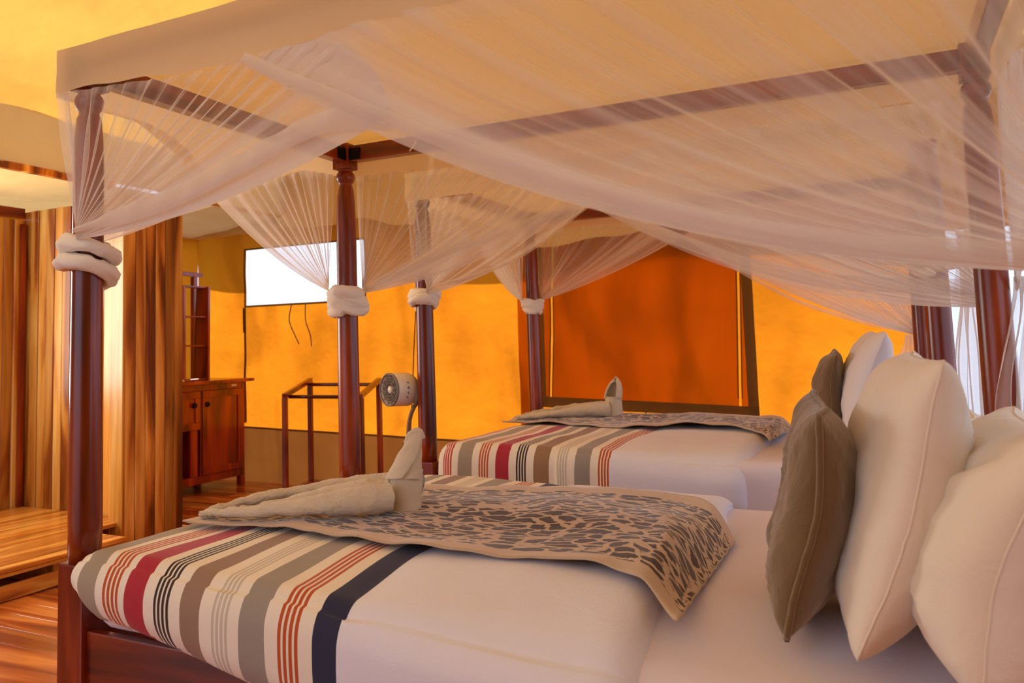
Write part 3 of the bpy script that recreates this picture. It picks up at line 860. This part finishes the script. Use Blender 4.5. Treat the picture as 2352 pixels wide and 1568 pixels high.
# ---------------------------------------------------------------- pillows
def pillow(name, label, bn, bf, tf, tn, T, mat, group, seed=0, bulge=2.4, pipe=.002, wr=1.0, slump=0.0):
    bn, bf, tf, tn = map(Vector, (bn, bf, tf, tn))
    nrm = (bf - bn).cross(tn - bn).normalized()
    n = 34
    def base(s, t):
        s2 = s * (1 - .07 * (1 - t * t) - .05 * abs(t) ** 9 * abs(s)); t2 = t * (1 - .06 * (1 - s * s) - .05 * abs(s) ** 9 * abs(t))
        a = (s2 + 1) / 2; b = (t2 + 1) / 2
        p = bn.lerp(bf, a).lerp(tn.lerp(tf, a), b)
        return p + nrm * (.010 * math.sin(3 * t + seed) + .008 * math.sin(4 * s + seed * 2))
    v = []; f = []
    for sgn in (1, -1):
        for j in range(n + 1):
            for i in range(n + 1):
                s = math.sin((2 * i / n - 1) * PI / 2); t = math.sin((2 * j / n - 1) * PI / 2)
                e = max(0, 1 - abs(s) ** bulge) ** .5 * max(0, 1 - abs(t) ** bulge) ** .5
                k = T / 2 * e * (1 - slump * t)
                w_ = wr * e * (.010 * fbm(s * 2.2 + seed, t * 2.2, sgn * 3) + .006 * fbm(s * 6, t * 5 + seed, sgn))
                # gathers running in from the corners
                q = (1 - abs(abs(s) - abs(t))) ** 6 * e * .006 * wr * math.sin(18 * (abs(s) - abs(t)) + seed)
                v.append(base(s, t) + nrm * sgn * (k + w_ + q))
        o0 = 0 if sgn == 1 else (n + 1) ** 2
        for j in range(n):
            for i in range(n):
                q = (o0 + j * (n + 1) + i, o0 + j * (n + 1) + i + 1, o0 + (j + 1) * (n + 1) + i + 1, o0 + (j + 1) * (n + 1) + i)
                f.append(q if sgn == 1 else q[::-1])
    root = mesh(name, v, f, mat, None, True, loc=(bn + bf) / 2)
    bm = bmesh.new(); bm.from_mesh(root.data); bmesh.ops.remove_doubles(bm, verts=bm.verts[:], dist=.0006); bm.to_mesh(root.data); bm.free()
    # the checks above want smooth shading kept after the weld
    root.data.polygons.foreach_set('use_smooth', [True] * len(root.data.polygons))
    tag(root, label, 'pillow' if 'cushion' not in name else 'cushion', group)
    per = [base(-1 + 2 * k / 24, -1) for k in range(24)] + [base(1, -1 + 2 * k / 24) for k in range(24)] + [base(1 - 2 * k / 24, 1) for k in range(24)] + [base(-1, 1 - 2 * k / 24) for k in range(25)]
    per = [p + Vector((.002 * fbm(p.y * 30, p.z * 30, 1), 0, 0)) for p in per]
    tube('seam', per, pipe, mat, root, 6)
    return root
pillow('cushion', 'dark taupe velvet cushion standing on edge on the front bed', (1.668, .06, .60), (1.640, .44, .60), (1.705, .46, 1.015), (1.742, .055, .99), .135, M_TAUPE, 'taupe cushions', 1, pipe=.006)
pillow('pillow', 'ivory pillow standing upright behind the taupe cushion on the front bed', (1.765, -.01, .60), (1.755, .56, .60), (1.885, .56, 1.095), (1.922, .0, 1.085), .19, M_PILLOW, 'pillows on the front bed', 2, bulge=2.2)
pillow('pillow', 'large slumped ivory pillow at the right edge of the front bed, nearest the viewer', (1.905, -.10, .60), (1.905, .48, .60), (2.03, .52, .99), (2.025, -.10, .985), .24, M_PILLOW, 'pillows on the front bed', 5, slump=.22, wr=1.8)
pillow('pillow', 'ivory pillow lying behind the others at the far corner of the front bed head', (1.93, .66, .60), (1.93, 1.14, .60), (2.03, 1.15, .93), (1.99, .64, .93), .15, M_PILLOW, 'pillows on the front bed', 7, wr=1.5)
pillow('cushion', 'dark taupe cushion standing on the back bed, partly hidden by white pillow', (1.60, 2.15, .655), (1.58, 2.58, .655), (1.645, 2.6, 1.07), (1.665, 2.13, 1.055), .12, M_TAUPE, 'taupe cushions', 3, pipe=.005)
pillow('pillow', 'bright white pillow standing upright on the back bed against its head posts', (1.70, 2.02, .655), (1.69, 2.62, .655), (1.785, 2.62, 1.145), (1.845, 2.02, 1.14), .17, M_PILLOW_W, 'pillows on the back bed', 4)

# ---------------------------------------------------------------- mosquito nets
def fan(name, parent, top, knot, n, folds, amp, sagz, seed, free=None, mat=None, nu=300, nv=40, dedge=1.2):
    """net gathered along the valance (top) and drawn in to the knot; u=1 is the free edge"""
    top = catmull(top, 8); K = Vector(knot); n = Vector(n)
    mat = mat or M_NET
    side = Vector((n.y, -n.x, 0))
    def fn(u, v):
        uu = u
        T = along(top, uu)
        e = 1 - (1 - v) ** 1.0
        kk = K + Vector((0, 0, .035 * (u - .5) * -1)) 
        p = T.lerp(kk, e)
        sg = sagz * (u ** 1.5)
        p.z -= sg * 4 * v * (1 - v)
        ph = 2 * PI * folds * .62 * (u + .012 * fbm(u * 11, seed, 0) * 2) + seed
        env = (.35 + .65 * math.sin(PI * min(1, v * 1.15)) ** .7) * (1 - .35 * v)
        a = amp * env * (1 - .75 * sm(.6, .9, u) * (1 - v)) * (.6 + .8 * abs(fbm(u * 17, seed, v * 1.2)) * 2)
        c = math.sin(ph + 1.6 * fbm(u * 5, v * 1.2, seed))
        fine = .12 * a * math.sin(3.1 * ph + 2 * fbm(u * 9, v, seed + 4)) * (1 - v * .5)
        p += n * (a * abs(c) ** .7 * (1 if c > 0 else -1) + fine)
        return p
    o = grid(name, fn, nu, nv, mat, parent)
    at = o.data.attributes.new('layers', 'FLOAT', 'POINT')
    vals = []
    for j in range(nv + 1):
        for i in range(nu + 1):
            u, v = i / nu, j / nv
            bunch = 1 / (1.06 - v) ** .75
            strk = .55 + 1.5 * max(0, fbm(u * folds * 1.1, seed, v * .8)) + 2.0 * max(0, fbm(u * folds * .22, seed + 5, v * .5))
            edge = 1 + dedge * sm(.55, .95, u)
            head = 1 + 1.2 * (1 - sm(0, .08, v))
            vals.append(min(9, bunch * strk * edge * head))
    at.data.foreach_set('value', vals)
    return o

def ribbon(name, parent, pts, w, n, mat, wob=.004, nn=6, t0=.25, t1=1.0):
    P = catmull(pts, nn); n = Vector(n)
    def fn(u, v):
        p = along(P, u)
        k = (t0 + (1 - t0) * sm(0, .22, u)) * (t1 + (1 - t1) * sm(1, .8, u))
        return p + Vector((0, 0, (v - .5) * w * k)) + n * (.006 * math.sin(v * PI) + wob * math.sin(u * 60) * v)
    return grid(name, fn, 120, 5, mat, parent)

def knot(parent, x, y, z, h, turns, r, R, seed, tail=None):
    """rope of bunched net wound round the post"""
    rd = random.Random(seed)
    pts = []; nn = int(36 * turns)
    ph0 = rd.uniform(0, 6)
    for i in range(nn + 1):
        t = i / nn; a = ph0 + 2 * PI * turns * t
        zz = z + h / 2 - h * t + .012 * math.sin(a + seed) 
        rad = R + .006 * math.sin(a * 1.7 + seed)
        pts.append(Vector((x + rad * math.cos(a), y + rad * math.sin(a), zz)))
    def shp(s, a):
        return 1 + .16 * math.cos(2 * a + s * turns * 9) + .07 * math.cos(5 * a - s * turns * 14) + .10 * math.sin(s * turns * 11 + seed)
    v, f = tube_data(pts, [r * (1 - .5 * max(0, (.04 - min(i / nn, 1 - i / nn)) / .04)) for i in range(nn + 1)], 18, shp)
    v = [p + Vector((fbm(p.x * 40, p.y * 40, p.z * 40 + seed), fbm(p.x * 40 + 4, p.y * 40, p.z * 40), fbm(p.x * 40, p.y * 40 + 4, p.z * 40))) * .006 for p in v]
    o = mesh('knot', v, f, M_KNOT, parent, True)
    return o

def panel_strip(name, parent, p0, p1, z0, z1, n, seed, mat=None, fold=False):
    """valance: strip of cotton from z0 up to z1; z0 may vary along it"""
    p0 = Vector(p0); p1 = Vector(p1); n = Vector(n)
    def fn(u, v):
        a = z0(u) if callable(z0) else z0
        p = p0.lerp(p1, u)
        return Vector((p.x, p.y, a + (z1 - a) * v + .004 * fbm(u * 12, v, seed))) + n * (.006 * fbm(u * 9, v * 2, seed) + .003 * fbm(u * 30, v * 3, seed))
    return grid(name, fn, 90, 6, mat or M_CANOPY, parent)

net1 = empty('mosquito_net', (L1 / 2, W1_ / 2, 1.93), 'white mosquito net canopy tied up around the posts of the front bed', 'mosquito net', 'mosquito nets over the beds')
o_ = .058
x0, x1, y0, y1 = -o_, L1 + o_, -o_, W1_ + o_
def canopy_top(x0, x1, y0, y1, z, s):
    def fn(u, v):
        return (x0 + (x1 - x0) * u, y0 + (y1 - y0) * v, z - s * math.sin(PI * u) * math.sin(PI * v) * .6 + .004 * fbm(u * 7, v * 5, 2))
    return fn
grid('canopy_top', canopy_top(x0, x1, y0, y1, 1.932, .006), 60, 40, M_CANOPY, net1)
def nearz(u):
    x = x0 + (x1 - x0) * u
    return 1.817 - .034 * sm(0, .6, x) + .022 * sm(.6, .85, x) + .003 * math.sin(x * 30)
panel_strip('valance', net1, (x0, y0, 0), (x1, y0, 0), nearz, 1.932, (0, -1, 0), 1)
panel_strip('valance', net1, (x0, y1, 0), (x1, y1, 0), lambda u: 1.808 - .02 * math.sin(PI * u), 1.932, (0, 1, 0), 2)
def footz(u):
    y = y0 + (y1 - y0) * u
    P = [(-1, 1.815), (.22, 1.80), (.40, 1.72), (.543, 1.617), (.621, 1.659), (.786, 1.71), (1.033, 1.798), (1.218, 1.814), (2, 1.814)]
    for (a, za), (b, zb) in zip(P, P[1:]):
        if y <= b: return za + (zb - za) * (y - a) / (b - a)
    return 1.814
panel_strip('valance', net1, (x0, y0, 0), (x0, y1, 0), footz, 1.932, (-1, 0, 0), 3)
panel_strip('valance', net1, (x1, y0, 0), (x1, y1, 0), 1.81, 1.932, (1, 0, 0), 4)
KA = (-.052, -.045, 1.44)
fan('net_panel', net1, [(x0 + .005, y0, 1.815), (.2, y0, 1.80), (.45, y0, 1.785), (.68, y0, 1.795), (.84, y0, 1.775), (.93, y0, 1.70), (.975, y0, 1.60)], (.03, -.062, 1.435), (0, -1, 0), 26, .011, .045, 1.3)
fan('net_panel', net1, [(2.15, y0, 1.81), (1.7, y0, 1.81), (1.2, y0, 1.81), (.85, y0, 1.81), (.72, y0, 1.80), (.64, y0, 1.785), (.602, y0 - .006, 1.768)], (2.13, -.075, 1.215), (0, -1, 0), 22, .011, .115, 2.1, nu=340)
fan('net_panel', net1, [(x0, y0 + .004, 1.815), (x0, .12, 1.81), (x0, .3, 1.80), (x0, .45, 1.74), (x0, .543, 1.625)], (-.062, .03, 1.43), (-1, 0, 0), 18, .010, .015, 3.4)
fan('net_panel', net1, [(x0, 1.225, 1.815), (x0, 1.033, 1.798), (x0, .86, 1.75), (x0, .70, 1.695), (x0, .60, 1.65), (x0, .543, 1.617)], (-.06, 1.19, 1.365), (-1, 0, 0), 20, .009, .03, 4.4)
fan('net_panel', net1, [(.015, y1, 1.808), (.3, y1, 1.80), (.6, y1, 1.79), (.8, y1, 1.775), (.90, y1, 1.71), (.965, y1, 1.60)], (.04, y1 - .012, 1.355), (0, 1, 0), 26, .011, .05, 5.2)
fan('net_panel', net1, [(2.10, y1, 1.80), (1.7, y1, 1.79), (1.3, y1, 1.785), (1.08, y1, 1.74), (.965, y1, 1.60)], (2.12, y1, 1.21), (0, 1, 0), 28, .012, .10, 6.6, nu=320)
fan('net_panel', net1, [(x1, 1.25, 1.81), (x1, .9, 1.80), (x1, .62, 1.70)], (2.155, 1.23, 1.25), (1, 0, 0), 16, .012, .04, 7.4)
fan('net_panel', net1, [(x1, -.02, 1.81), (x1, .3, 1.80), (x1, .62, 1.70)], (2.155, 0, 1.22), (1, 0, 0), 16, .012, .04, 8.4)
ribbon('hem_band', net1, [(.602, y0 - .02, 1.779), (.753, y0 - .02, 1.70), (.971, y0 - .02, 1.588), (1.253, y0 - .02, 1.447), (1.369, y0 - .02, 1.402), (1.592, y0 - .02, 1.318), (1.821, y0 - .02, 1.262), (2.013, y0 - .02, 1.235), (2.12, -.07, 1.225)], .034, (0, -1, 0), M_NET_D, t0=1.0)
ribbon('hem_band', net1, [(.03, y0 - .012, 1.44), (.37, y0 - .012, 1.487), (.60, y0 - .012, 1.55), (.80, y0 - .01, 1.605), (.97, y0 - .005, 1.59)], .05, (0, -1, 0), M_NET_D)
ribbon('hem_band', net1, [(.06, y1, 1.375), (.36, y1, 1.465), (.68, y1, 1.54), (.96, y1, 1.615)], .035, (0, 1, 0), M_NET_D)
ribbon('hem_band', net1, [(.96, y1, 1.60), (1.37, y1, 1.40), (1.65, y1, 1.30), (1.92, y1, 1.262), (2.1, y1, 1.25)], .045, (0, 1, 0), M_NET_D)
knot(net1, 0, 0, 1.375, .105, 2.2, .022, .056, 3)
knot(net1, 0, W1_, 1.305, .085, 3.2, .027, .050, 5)
knot(net1, L1, 0, 1.20, .08, 2.5, .024, .055, 9)
def tail(name, parent, x, y, z1, z0, w, n, seed, flare=1.6):
    n = Vector(n); s = Vector((-n.y, n.x, 0))
    def fn(u, v):
        ww = w * (.35 + (flare - .35) * sm(0, .5, v) - .25 * math.sin(v * 7 + seed) * v)
        p = Vector((x, y, z1 + (z0 - z1) * v)) + s * (u - .5) * ww
        return p + n * (.016 * math.sin(u * 30 + seed + 2 * v) + .02 * fbm(u * 3, v * 4, seed))
    return grid(name, fn, 70, 30, M_NET1, parent)
tail('net_tail', net1, 2.17, 1.20, 1.27, .55, .12, (.35, -.94, 0), 2)
tail('net_tail', net1, 2.19, 1.19, 1.25, .45, .10, (.35, -.94, 0), 5)
tail('net_tail', net1, 2.18, -.03, 1.18, .45, .12, (1, 0, 0), 3)

net2 = empty('mosquito_net', (B2X + L2 / 2, B2Y + W2 / 2, 1.93), 'white mosquito net canopy tied up around the posts of the back bed', 'mosquito net', 'mosquito nets over the beds')
x0, x1, y0, y1 = B2X - o_, B2X + L2 + o_, B2Y - o_, B2Y + W2 + o_
grid('canopy_top', canopy_top(x0, x1, y0, y1, 1.932, .01), 60, 40, M_CANOPY, net2)
panel_strip('valance', net2, (x0, y0, 0), (x1, y0, 0), lambda u: 1.80, 1.932, (0, -1, 0), 11)
panel_strip('valance', net2, (x0, y1, 0), (x1, y1, 0), lambda u: 1.815, 1.932, (0, 1, 0), 12)
panel_strip('valance', net2, (x0, y0, 0), (x0, y1, 0), lambda u: 1.80, 1.932, (-1, 0, 0), 13)
panel_strip('valance', net2, (x1, y0, 0), (x1, y1, 0), 1.81, 1.932, (1, 0, 0), 14)
fan('net_panel', net2, [(x0 + .01, y0, 1.80), (.25, y0, 1.795), (.5, y0, 1.79), (.68, y0, 1.76), (.80, y0, 1.70)], (.01, y0 - .0, 1.375), (0, -1, 0), 24, .010, .06, 9.1)
fan('net_panel', net2, [(2.0, y0, 1.80), (1.5, y0, 1.795), (1.1, y0, 1.78), (.80, y0, 1.70)], (2.03, y0, 1.36), (0, -1, 0), 26, .010, .05, 10.3)
fan('net_panel', net2, [(x0, y0 + .01, 1.80), (x0, 2.3, 1.80), (x0, 2.62, 1.70)], (-.09, 1.95, 1.37), (-1, 0, 0), 16, .009, .04, 11.2)
fan('net_panel', net2, [(x0, y1 - .01, 1.80), (x0, 3.0, 1.80), (x0, 2.62, 1.70)], (-.09, 3.29, 1.395), (-1, 0, 0), 16, .009, .05, 12.8)
fan('net_panel', net2, [(x0 + .03, y1, 1.815), (.25, y1, 1.815), (.55, y1, 1.81), (.72, y1, 1.785), (.865, y1, 1.71)], (.0, y1 - .01, 1.40), (0, 1, 0), 30, .009, .03, 13.4)
fan('net_panel', net2, [(2.0, y1, 1.815), (1.6, y1, 1.81), (1.2, y1, 1.80), (1.0, y1, 1.77), (.86, y1, 1.71)], (1.985, y1 - .03, 1.13), (0, 1, 0), 30, .011, .06, 14.6, nu=320)
ribbon('hem_band', net2, [(.02, y0, 1.385), (.443, y0, 1.487), (.80, y0, 1.70)], .02, (0, -1, 0), M_NET_D)
ribbon('hem_band', net2, [(.86, y1, 1.71), (1.15, y1, 1.50), (1.45, y1, 1.31), (1.75, y1, 1.19), (1.985, y1, 1.13)], .022, (0, 1, 0), M_NET_D)
knot(net2, B2X, B2Y, 1.345, .065, 2.3, .025, .050, 21)
knot(net2, B2X, B2Y + W2, 1.35, .075, 3.0, .022, .046, 23)
knot(net2, B2X + L2, B2Y, 1.38, .06, 2.4, .024, .050, 25)
tail('net_tail', net2, 1.955, 3.36, 1.12, .5, .16, (.2, -.98, 0), 7, 2.6)
tail('net_tail', net2, 2.14, 2.05, 1.5, .4, .16, (.5, -.86, 0), 8, 1.3)
tail('net_tail', net2, 2.12, 2.15, 1.5, .4, .14, (.5, -.86, 0), 4, 1.3)

# ---------------------------------------------------------------- cabinet
cb = empty('cabinet', (-3.25, 3.6, 0), 'dark red wooden cabinet with round pulls by the left canvas corner', 'cabinet')
cx0, cx1, cy0, cy1 = -3.52, -2.98, 2.95, 4.12
box('cabinet_top', (cx0 - .01, cy0 - .05, .862), (cx1 + .035, cy1 + .09, .888), M_CAB, cb)
box('side_panel', (cx0, cy1 - .03, .08), (cx1 - .002, cy1, .862), M_CAB, cb)
box('side_panel', (cx0, cy0, .08), (cx1 - .002, cy0 + .03, .862), M_CAB, cb)
box('back_panel', (cx0, cy0 + .03, .12), (cx0 + .015, cy1 - .03, .862), M_CAB, cb)
box('bottom_panel', (cx0 + .016, cy0 + .031, .12), (cx1 - .03, cy1 - .031, .14), M_CAB, cb)
for yy in (cy0, cy1 - .05):
    for xx in (cx0, cx1 - .05):
        box('leg', (xx, yy, 0), (xx + .05, yy + .05, .081), M_CAB, cb)
box('top_rail', (cx1 - .028, cy0 + .031, .81), (cx1 - .003, cy1 - .031, .861), M_CAB, cb)
box('bottom_rail', (cx1 - .028, cy0 + .031, .08), (cx1 - .003, cy1 - .031, .14), M_CAB, cb)
box('stile', (cx1 - .03, 3.585, .141), (cx1 - .001, 3.605, .809), M_CAB, cb)
box('divider', (cx0 + .016, 3.52, .141), (cx1 - .031, 3.54, .5), M_CAB, cb)
def cab_door(y0, y1, z0, z1, py, pz):
    d = box('door', (cx1 - .022, y0, z0), (cx1 - .004, y1, z1), M_CAB, cb, .003)
    fw = .055
    for a, b in (((y0, z0), (y1, z0 + fw)), ((y0, z1 - fw), (y1, z1)), ((y0, z0 + fw), (y0 + fw, z1 - fw)), ((y1 - fw, z0 + fw), (y1, z1 - fw))):
        fr_ = box('door_frame', (cx1 - .006, a[0] + .001, a[1] + .001), (cx1 + .006, b[0] - .001, b[1] - .001), M_CAB, d, .002)
    ctr = Vector((cx1 + .008, py, pz))
    pts = [ctr + Vector((.006, .018 * math.cos(a), .018 * math.sin(a))) for a in [2 * PI * k / 20 for k in range(21)]]
    tube('ring_pull', pts, .0045, M_IRON, d, 8, up=(1, 0, 0))
    lathe_pts = [ctr + Vector((-.004 + .006 * k, 0, 0)) for k in range(3)]
    tube('ring_plate', lathe_pts, [.021, .021, .014], M_IRON, d, 16, up=(0, 0, 1))
cab_door(3.608, 4.085, .143, .808, 3.66, .70)
cab_door(3.06, 3.582, .505, .808, 3.515, .70)
box('shelf', (cx0 + .016, 3.04, .50), (cx1 - .03, 3.519, .504), M_CAB, cb, .001)
box('apron_stile', (cx1 - .028, 3.48, .141), (cx1 - .003, 3.56, .503), M_CAB, cb)
so = lathe('soap', [(.0, 0), (.022, .001), (.026, .008), (.022, .017), (.0, .02)], (-3.03, 3.43, .888), M_WHITEP, None, 16)
tag(so, 'small round pale soap at the left end of the cabinet top', 'soap')
st = box('sticker', (cx1 - .0025, 3.955, .828), (cx1 - .0005, 4.02, .846), M_WHITEP, cb, .0006)
st['label'] = 'small white sticker'

# open tapered shelf stand on the cabinet
ts = empty('shelf_stand', (-3.1, 3.6, .888), 'tall narrow open wooden shelf stand on the red cabinet', 'shelf')
zb, ztp = .889, 1.655
hexa('side_board', [(-3.16, 3.44, zb), (-3.01, 3.44, zb), (-3.01, 3.462, zb), (-3.16, 3.462, zb)], [(-3.16, 3.475, ztp), (-3.05, 3.475, ztp), (-3.05, 3.497, ztp), (-3.16, 3.497, ztp)], M_CAB, ts)
hexa('side_board', [(-3.16, 3.69, zb), (-2.995, 3.69, zb), (-2.995, 3.715, zb), (-3.16, 3.715, zb)], [(-3.16, 3.735, ztp), (-3.03, 3.735, ztp), (-3.03, 3.76, ztp), (-3.16, 3.76, ztp)], M_CAB, ts)
hexa('back_post', [(-3.20, 3.44, zb), (-3.17, 3.44, zb), (-3.17, 3.53, zb), (-3.20, 3.53, zb)], [(-3.20, 3.475, ztp), (-3.17, 3.475, ztp), (-3.17, 3.56, ztp), (-3.20, 3.56, ztp)], M_CAB, ts)
for zz in (zb + .012, 1.17, 1.405, ztp - .006):
    k = (zz - zb) / (ztp - zb)
    box('shelf_board', (-3.155, 3.464 + .035 * k, zz - .006), (-3.012 - .035 * k, 3.688 + .045 * k, zz + .006), M_CAB, ts, .001, 1)
tp = empty('towel_stand', (-3.35, 3.45, 0), 'T-shaped dark wooden stand rising behind the shelf stand', 'stand')
bar('upright', (-3.24, 3.79, .889), (-3.24, 3.79, 1.75), .04, .04, M_CAB, tp, upv=(0, 1, 0))
bar('crossbar', (-3.24, 3.60, 1.77), (-3.24, 3.875, 1.77), .04, .035, M_CAB, tp)

# ---------------------------------------------------------------- luggage rack
rk = empty('luggage_rack', (-1.85, 3.8, 0), 'dark wooden luggage rack with two top rods standing against the orange wall', 'rack')
NL, NR, FL, FR = (-2.125, 3.57), (-1.47, 3.60), (-2.25, 4.06), (-1.60, 4.06)
zn, zf = .765, .862
lw = .034
for (x, y), z in ((NL, zn), (NR, zn), (FL, zf), (FR, zf)):
    bar('leg', (x, y, 0), (x, y, z), lw, lw, M_RED_Z, rk, .004, upv=(0, 1, 0))
for a, b in ((NL, FL), (NR, FR)):
    bar('top_bar', (a[0], a[1] - .01, zn + .012), (b[0], b[1] + .01, zf + .012), lw, .034, M_RED_Y, rk, .004)
for t_ in (.12, .86):
    z = zn + (zf - zn) * t_ - .008
    a = Vector((NL[0] + (FL[0] - NL[0]) * t_ + .01, NL[1] + (FL[1] - NL[1]) * t_, z)); b = Vector((NR[0] + (FR[0] - NR[0]) * t_ - .01, NR[1] + (FR[1] - NR[1]) * t_, z))
    tube('rod', [a.lerp(b, k / 4) for k in range(5)], .014, M_RED_X, rk, 14)
hexa('base_shelf', [(NL[0] + .01, NL[1] + .01, .07), (NR[0] - .01, NR[1] + .01, .07), (FR[0] - .01, FR[1] - .01, .07), (FL[0] + .01, FL[1] - .01, .07)],
     [(NL[0] + .01, NL[1] + .01, .09), (NR[0] - .01, NR[1] + .01, .09), (FR[0] - .01, FR[1] - .01, .09), (FL[0] + .01, FL[1] - .01, .09)], M_RED_X, rk)

# ---------------------------------------------------------------- fan on the back bed's near post
fn_ = empty('clip_fan', (-.10, 1.93, .92), 'pale round drum fan clipped to the near foot post of the back bed', 'fan')
ax = Vector((-.42, -.90, .03)).normalized(); c0 = Vector((-.172, 1.905, .925))
def drum(prof, name, mat, n=36, parent=None, cap=True):
    """prof: (distance along the axis, radius)"""
    pts = [c0 + ax * d for d, r in prof]
    v = []; s = ax.cross(Vector((0, 0, 1))).normalized(); t = s.cross(ax)
    f = []
    for d, r in prof:
        for k in range(n):
            a = 2 * PI * k / n
            v.append(c0 + ax * d + s * r * math.cos(a) + t * r * math.sin(a))
    for i in range(len(prof) - 1):
        for k in range(n):
            f.append((i * n + k, i * n + (k + 1) % n, (i + 1) * n + (k + 1) % n, (i + 1) * n + k))
    if cap: f.append(tuple(range(n))[::-1]); f.append(tuple((len(prof) - 1) * n + k for k in range(n)))
    return mesh(name, v, f, mat, parent or fn_, True)
drum([(-.062, .055), (-.058, .074), (-.05, .077), (.045, .077), (.052, .075), (.052, .069), (.03, .067), (-.04, .066), (-.045, .0)], 'drum', M_WHITEP, cap=False)
drum([(-.075, .04), (-.075, .065), (-.062, .072), (-.050, .0775)], 'back_grille', M_GREYP)
drum([(.046, .0765), (.054, .0775), (.057, .073), (.054, .0685), (.047, .069)], 'front_ring', M_GREYP, cap=False)
drum([(.02, .0), (.03, .018), (.044, .020), (.05, .014), (.052, .001)], 'hub', M_WHITEP, 20)
s_ = ax.cross(Vector((0, 0, 1))).normalized(); t_v = s_.cross(ax)
for r in (.032, .044, .056):
    tube('grille_ring', [c0 + ax * .048 + s_ * r * math.cos(a) + t_v * r * math.sin(a) for a in [2 * PI * k / 32 for k in range(33)]], .0022, M_GREYP, fn_, 6)
for k in range(10):
    a = 2 * PI * k / 10
    p0 = c0 + ax * .049 + (s_ * math.cos(a) + t_v * math.sin(a)) * .018; p1 = c0 + ax * .049 + (s_ * math.cos(a + .5) + t_v * math.sin(a + .5)) * .071
    tube('grille_bar', [p0, p0.lerp(p1, .5), p1], .002, M_GREYP, fn_, 6)
for k in range(5):
    a = 2 * PI * k / 5
    def blade(u, v, a=a):
        r = .018 + .044 * u; an = a + v * .75 + .25 * u
        return c0 + ax * (.012 + .022 * v) + (s_ * math.cos(an) + t_v * math.sin(an)) * r
    b_ = grid('blade', blade, 6, 6, M_GREYP, fn_); md = b_.modifiers.new('thickness', 'SOLIDIFY'); md.thickness = .0015
# small dark characters printed down the drum's side
side_dir = (-t_v * .05 + s_).normalized()
if side_dir.dot(R_) < 0: side_dir = -side_dir
camdir = (cam.matrix_world.translation - c0).normalized()
gl = [(0, [(0, 0, 1, 1), (1, 1, .3, 1.4), (1, 1, 1.2, .6)]), (1, [(0, .2, 1.1, .6), (.4, 0, .6, 1.2)]), (2, [(0, 0, .9, .3), (.1, .9, 1.1, .5), (.5, 0, .4, 1.2)]), (3, [(0, .4, 1.1, .9), (.6, .1, .2, 1.1)])]
vv = []; ff = []
for i, strokes in gl:
    for (a1, b1, a2, b2) in strokes:
        def P3(a, b):
            ang0 = math.atan2(camdir.dot(t_v), camdir.dot(s_))
            ang = ang0 + .58 - i * .30 - b * .14
            return c0 + ax * (-.012 + .014 * a - .006 * i * 0) + (s_ * math.cos(ang) + t_v * math.sin(ang)) * .0776
        q0, q1 = P3(a1, b1), P3(a2, b2); d = (q1 - q0).normalized(); w = d.cross((q0 - c0).normalized()).normalized() * .0013
        k = len(vv); vv += [q0 - w, q0 + w, q1 + w, q1 - w]; ff.append((k, k + 1, k + 2, k + 3))
mesh('printed_marks', vv, ff, plain('print_ink', (70, 62, 84), .5), fn_, False)
bar('clip', tuple(c0 - ax * .06), (-.078, 1.93, .915), .05, .05, M_WHITEP, fn_, .006)
tube('clip_jaw', [(-.085, 1.92, .915 + .03), (-.08, 1.92, .88), (-.09, 1.915, .85)], [.012, .014, .010], M_GREYP, fn_, 10)
fc = tube('cord', catmull([(-.10, 1.93, .85), (-.135, 1.95, .80), (-.16, 1.97, .72), (-.165, 1.98, .55), (-.14, 2.0, .30), (-.13, 2.02, .02)], 8), .010, plain('grey_flex', (150, 118, 84), .6), None, 10)
tag(fc, 'thick pale flex running down from the drum fan behind the striped duvet', 'cord')
# loose tag end of cord on the near foot knot
ct = tube('hook_thread', catmull([(.33, W1_ - .02, 1.905), (.335, W1_ - .03, 1.88), (.31, W1_ - .03, 1.855)], 6), .003, M_KNOT, net1, 6)
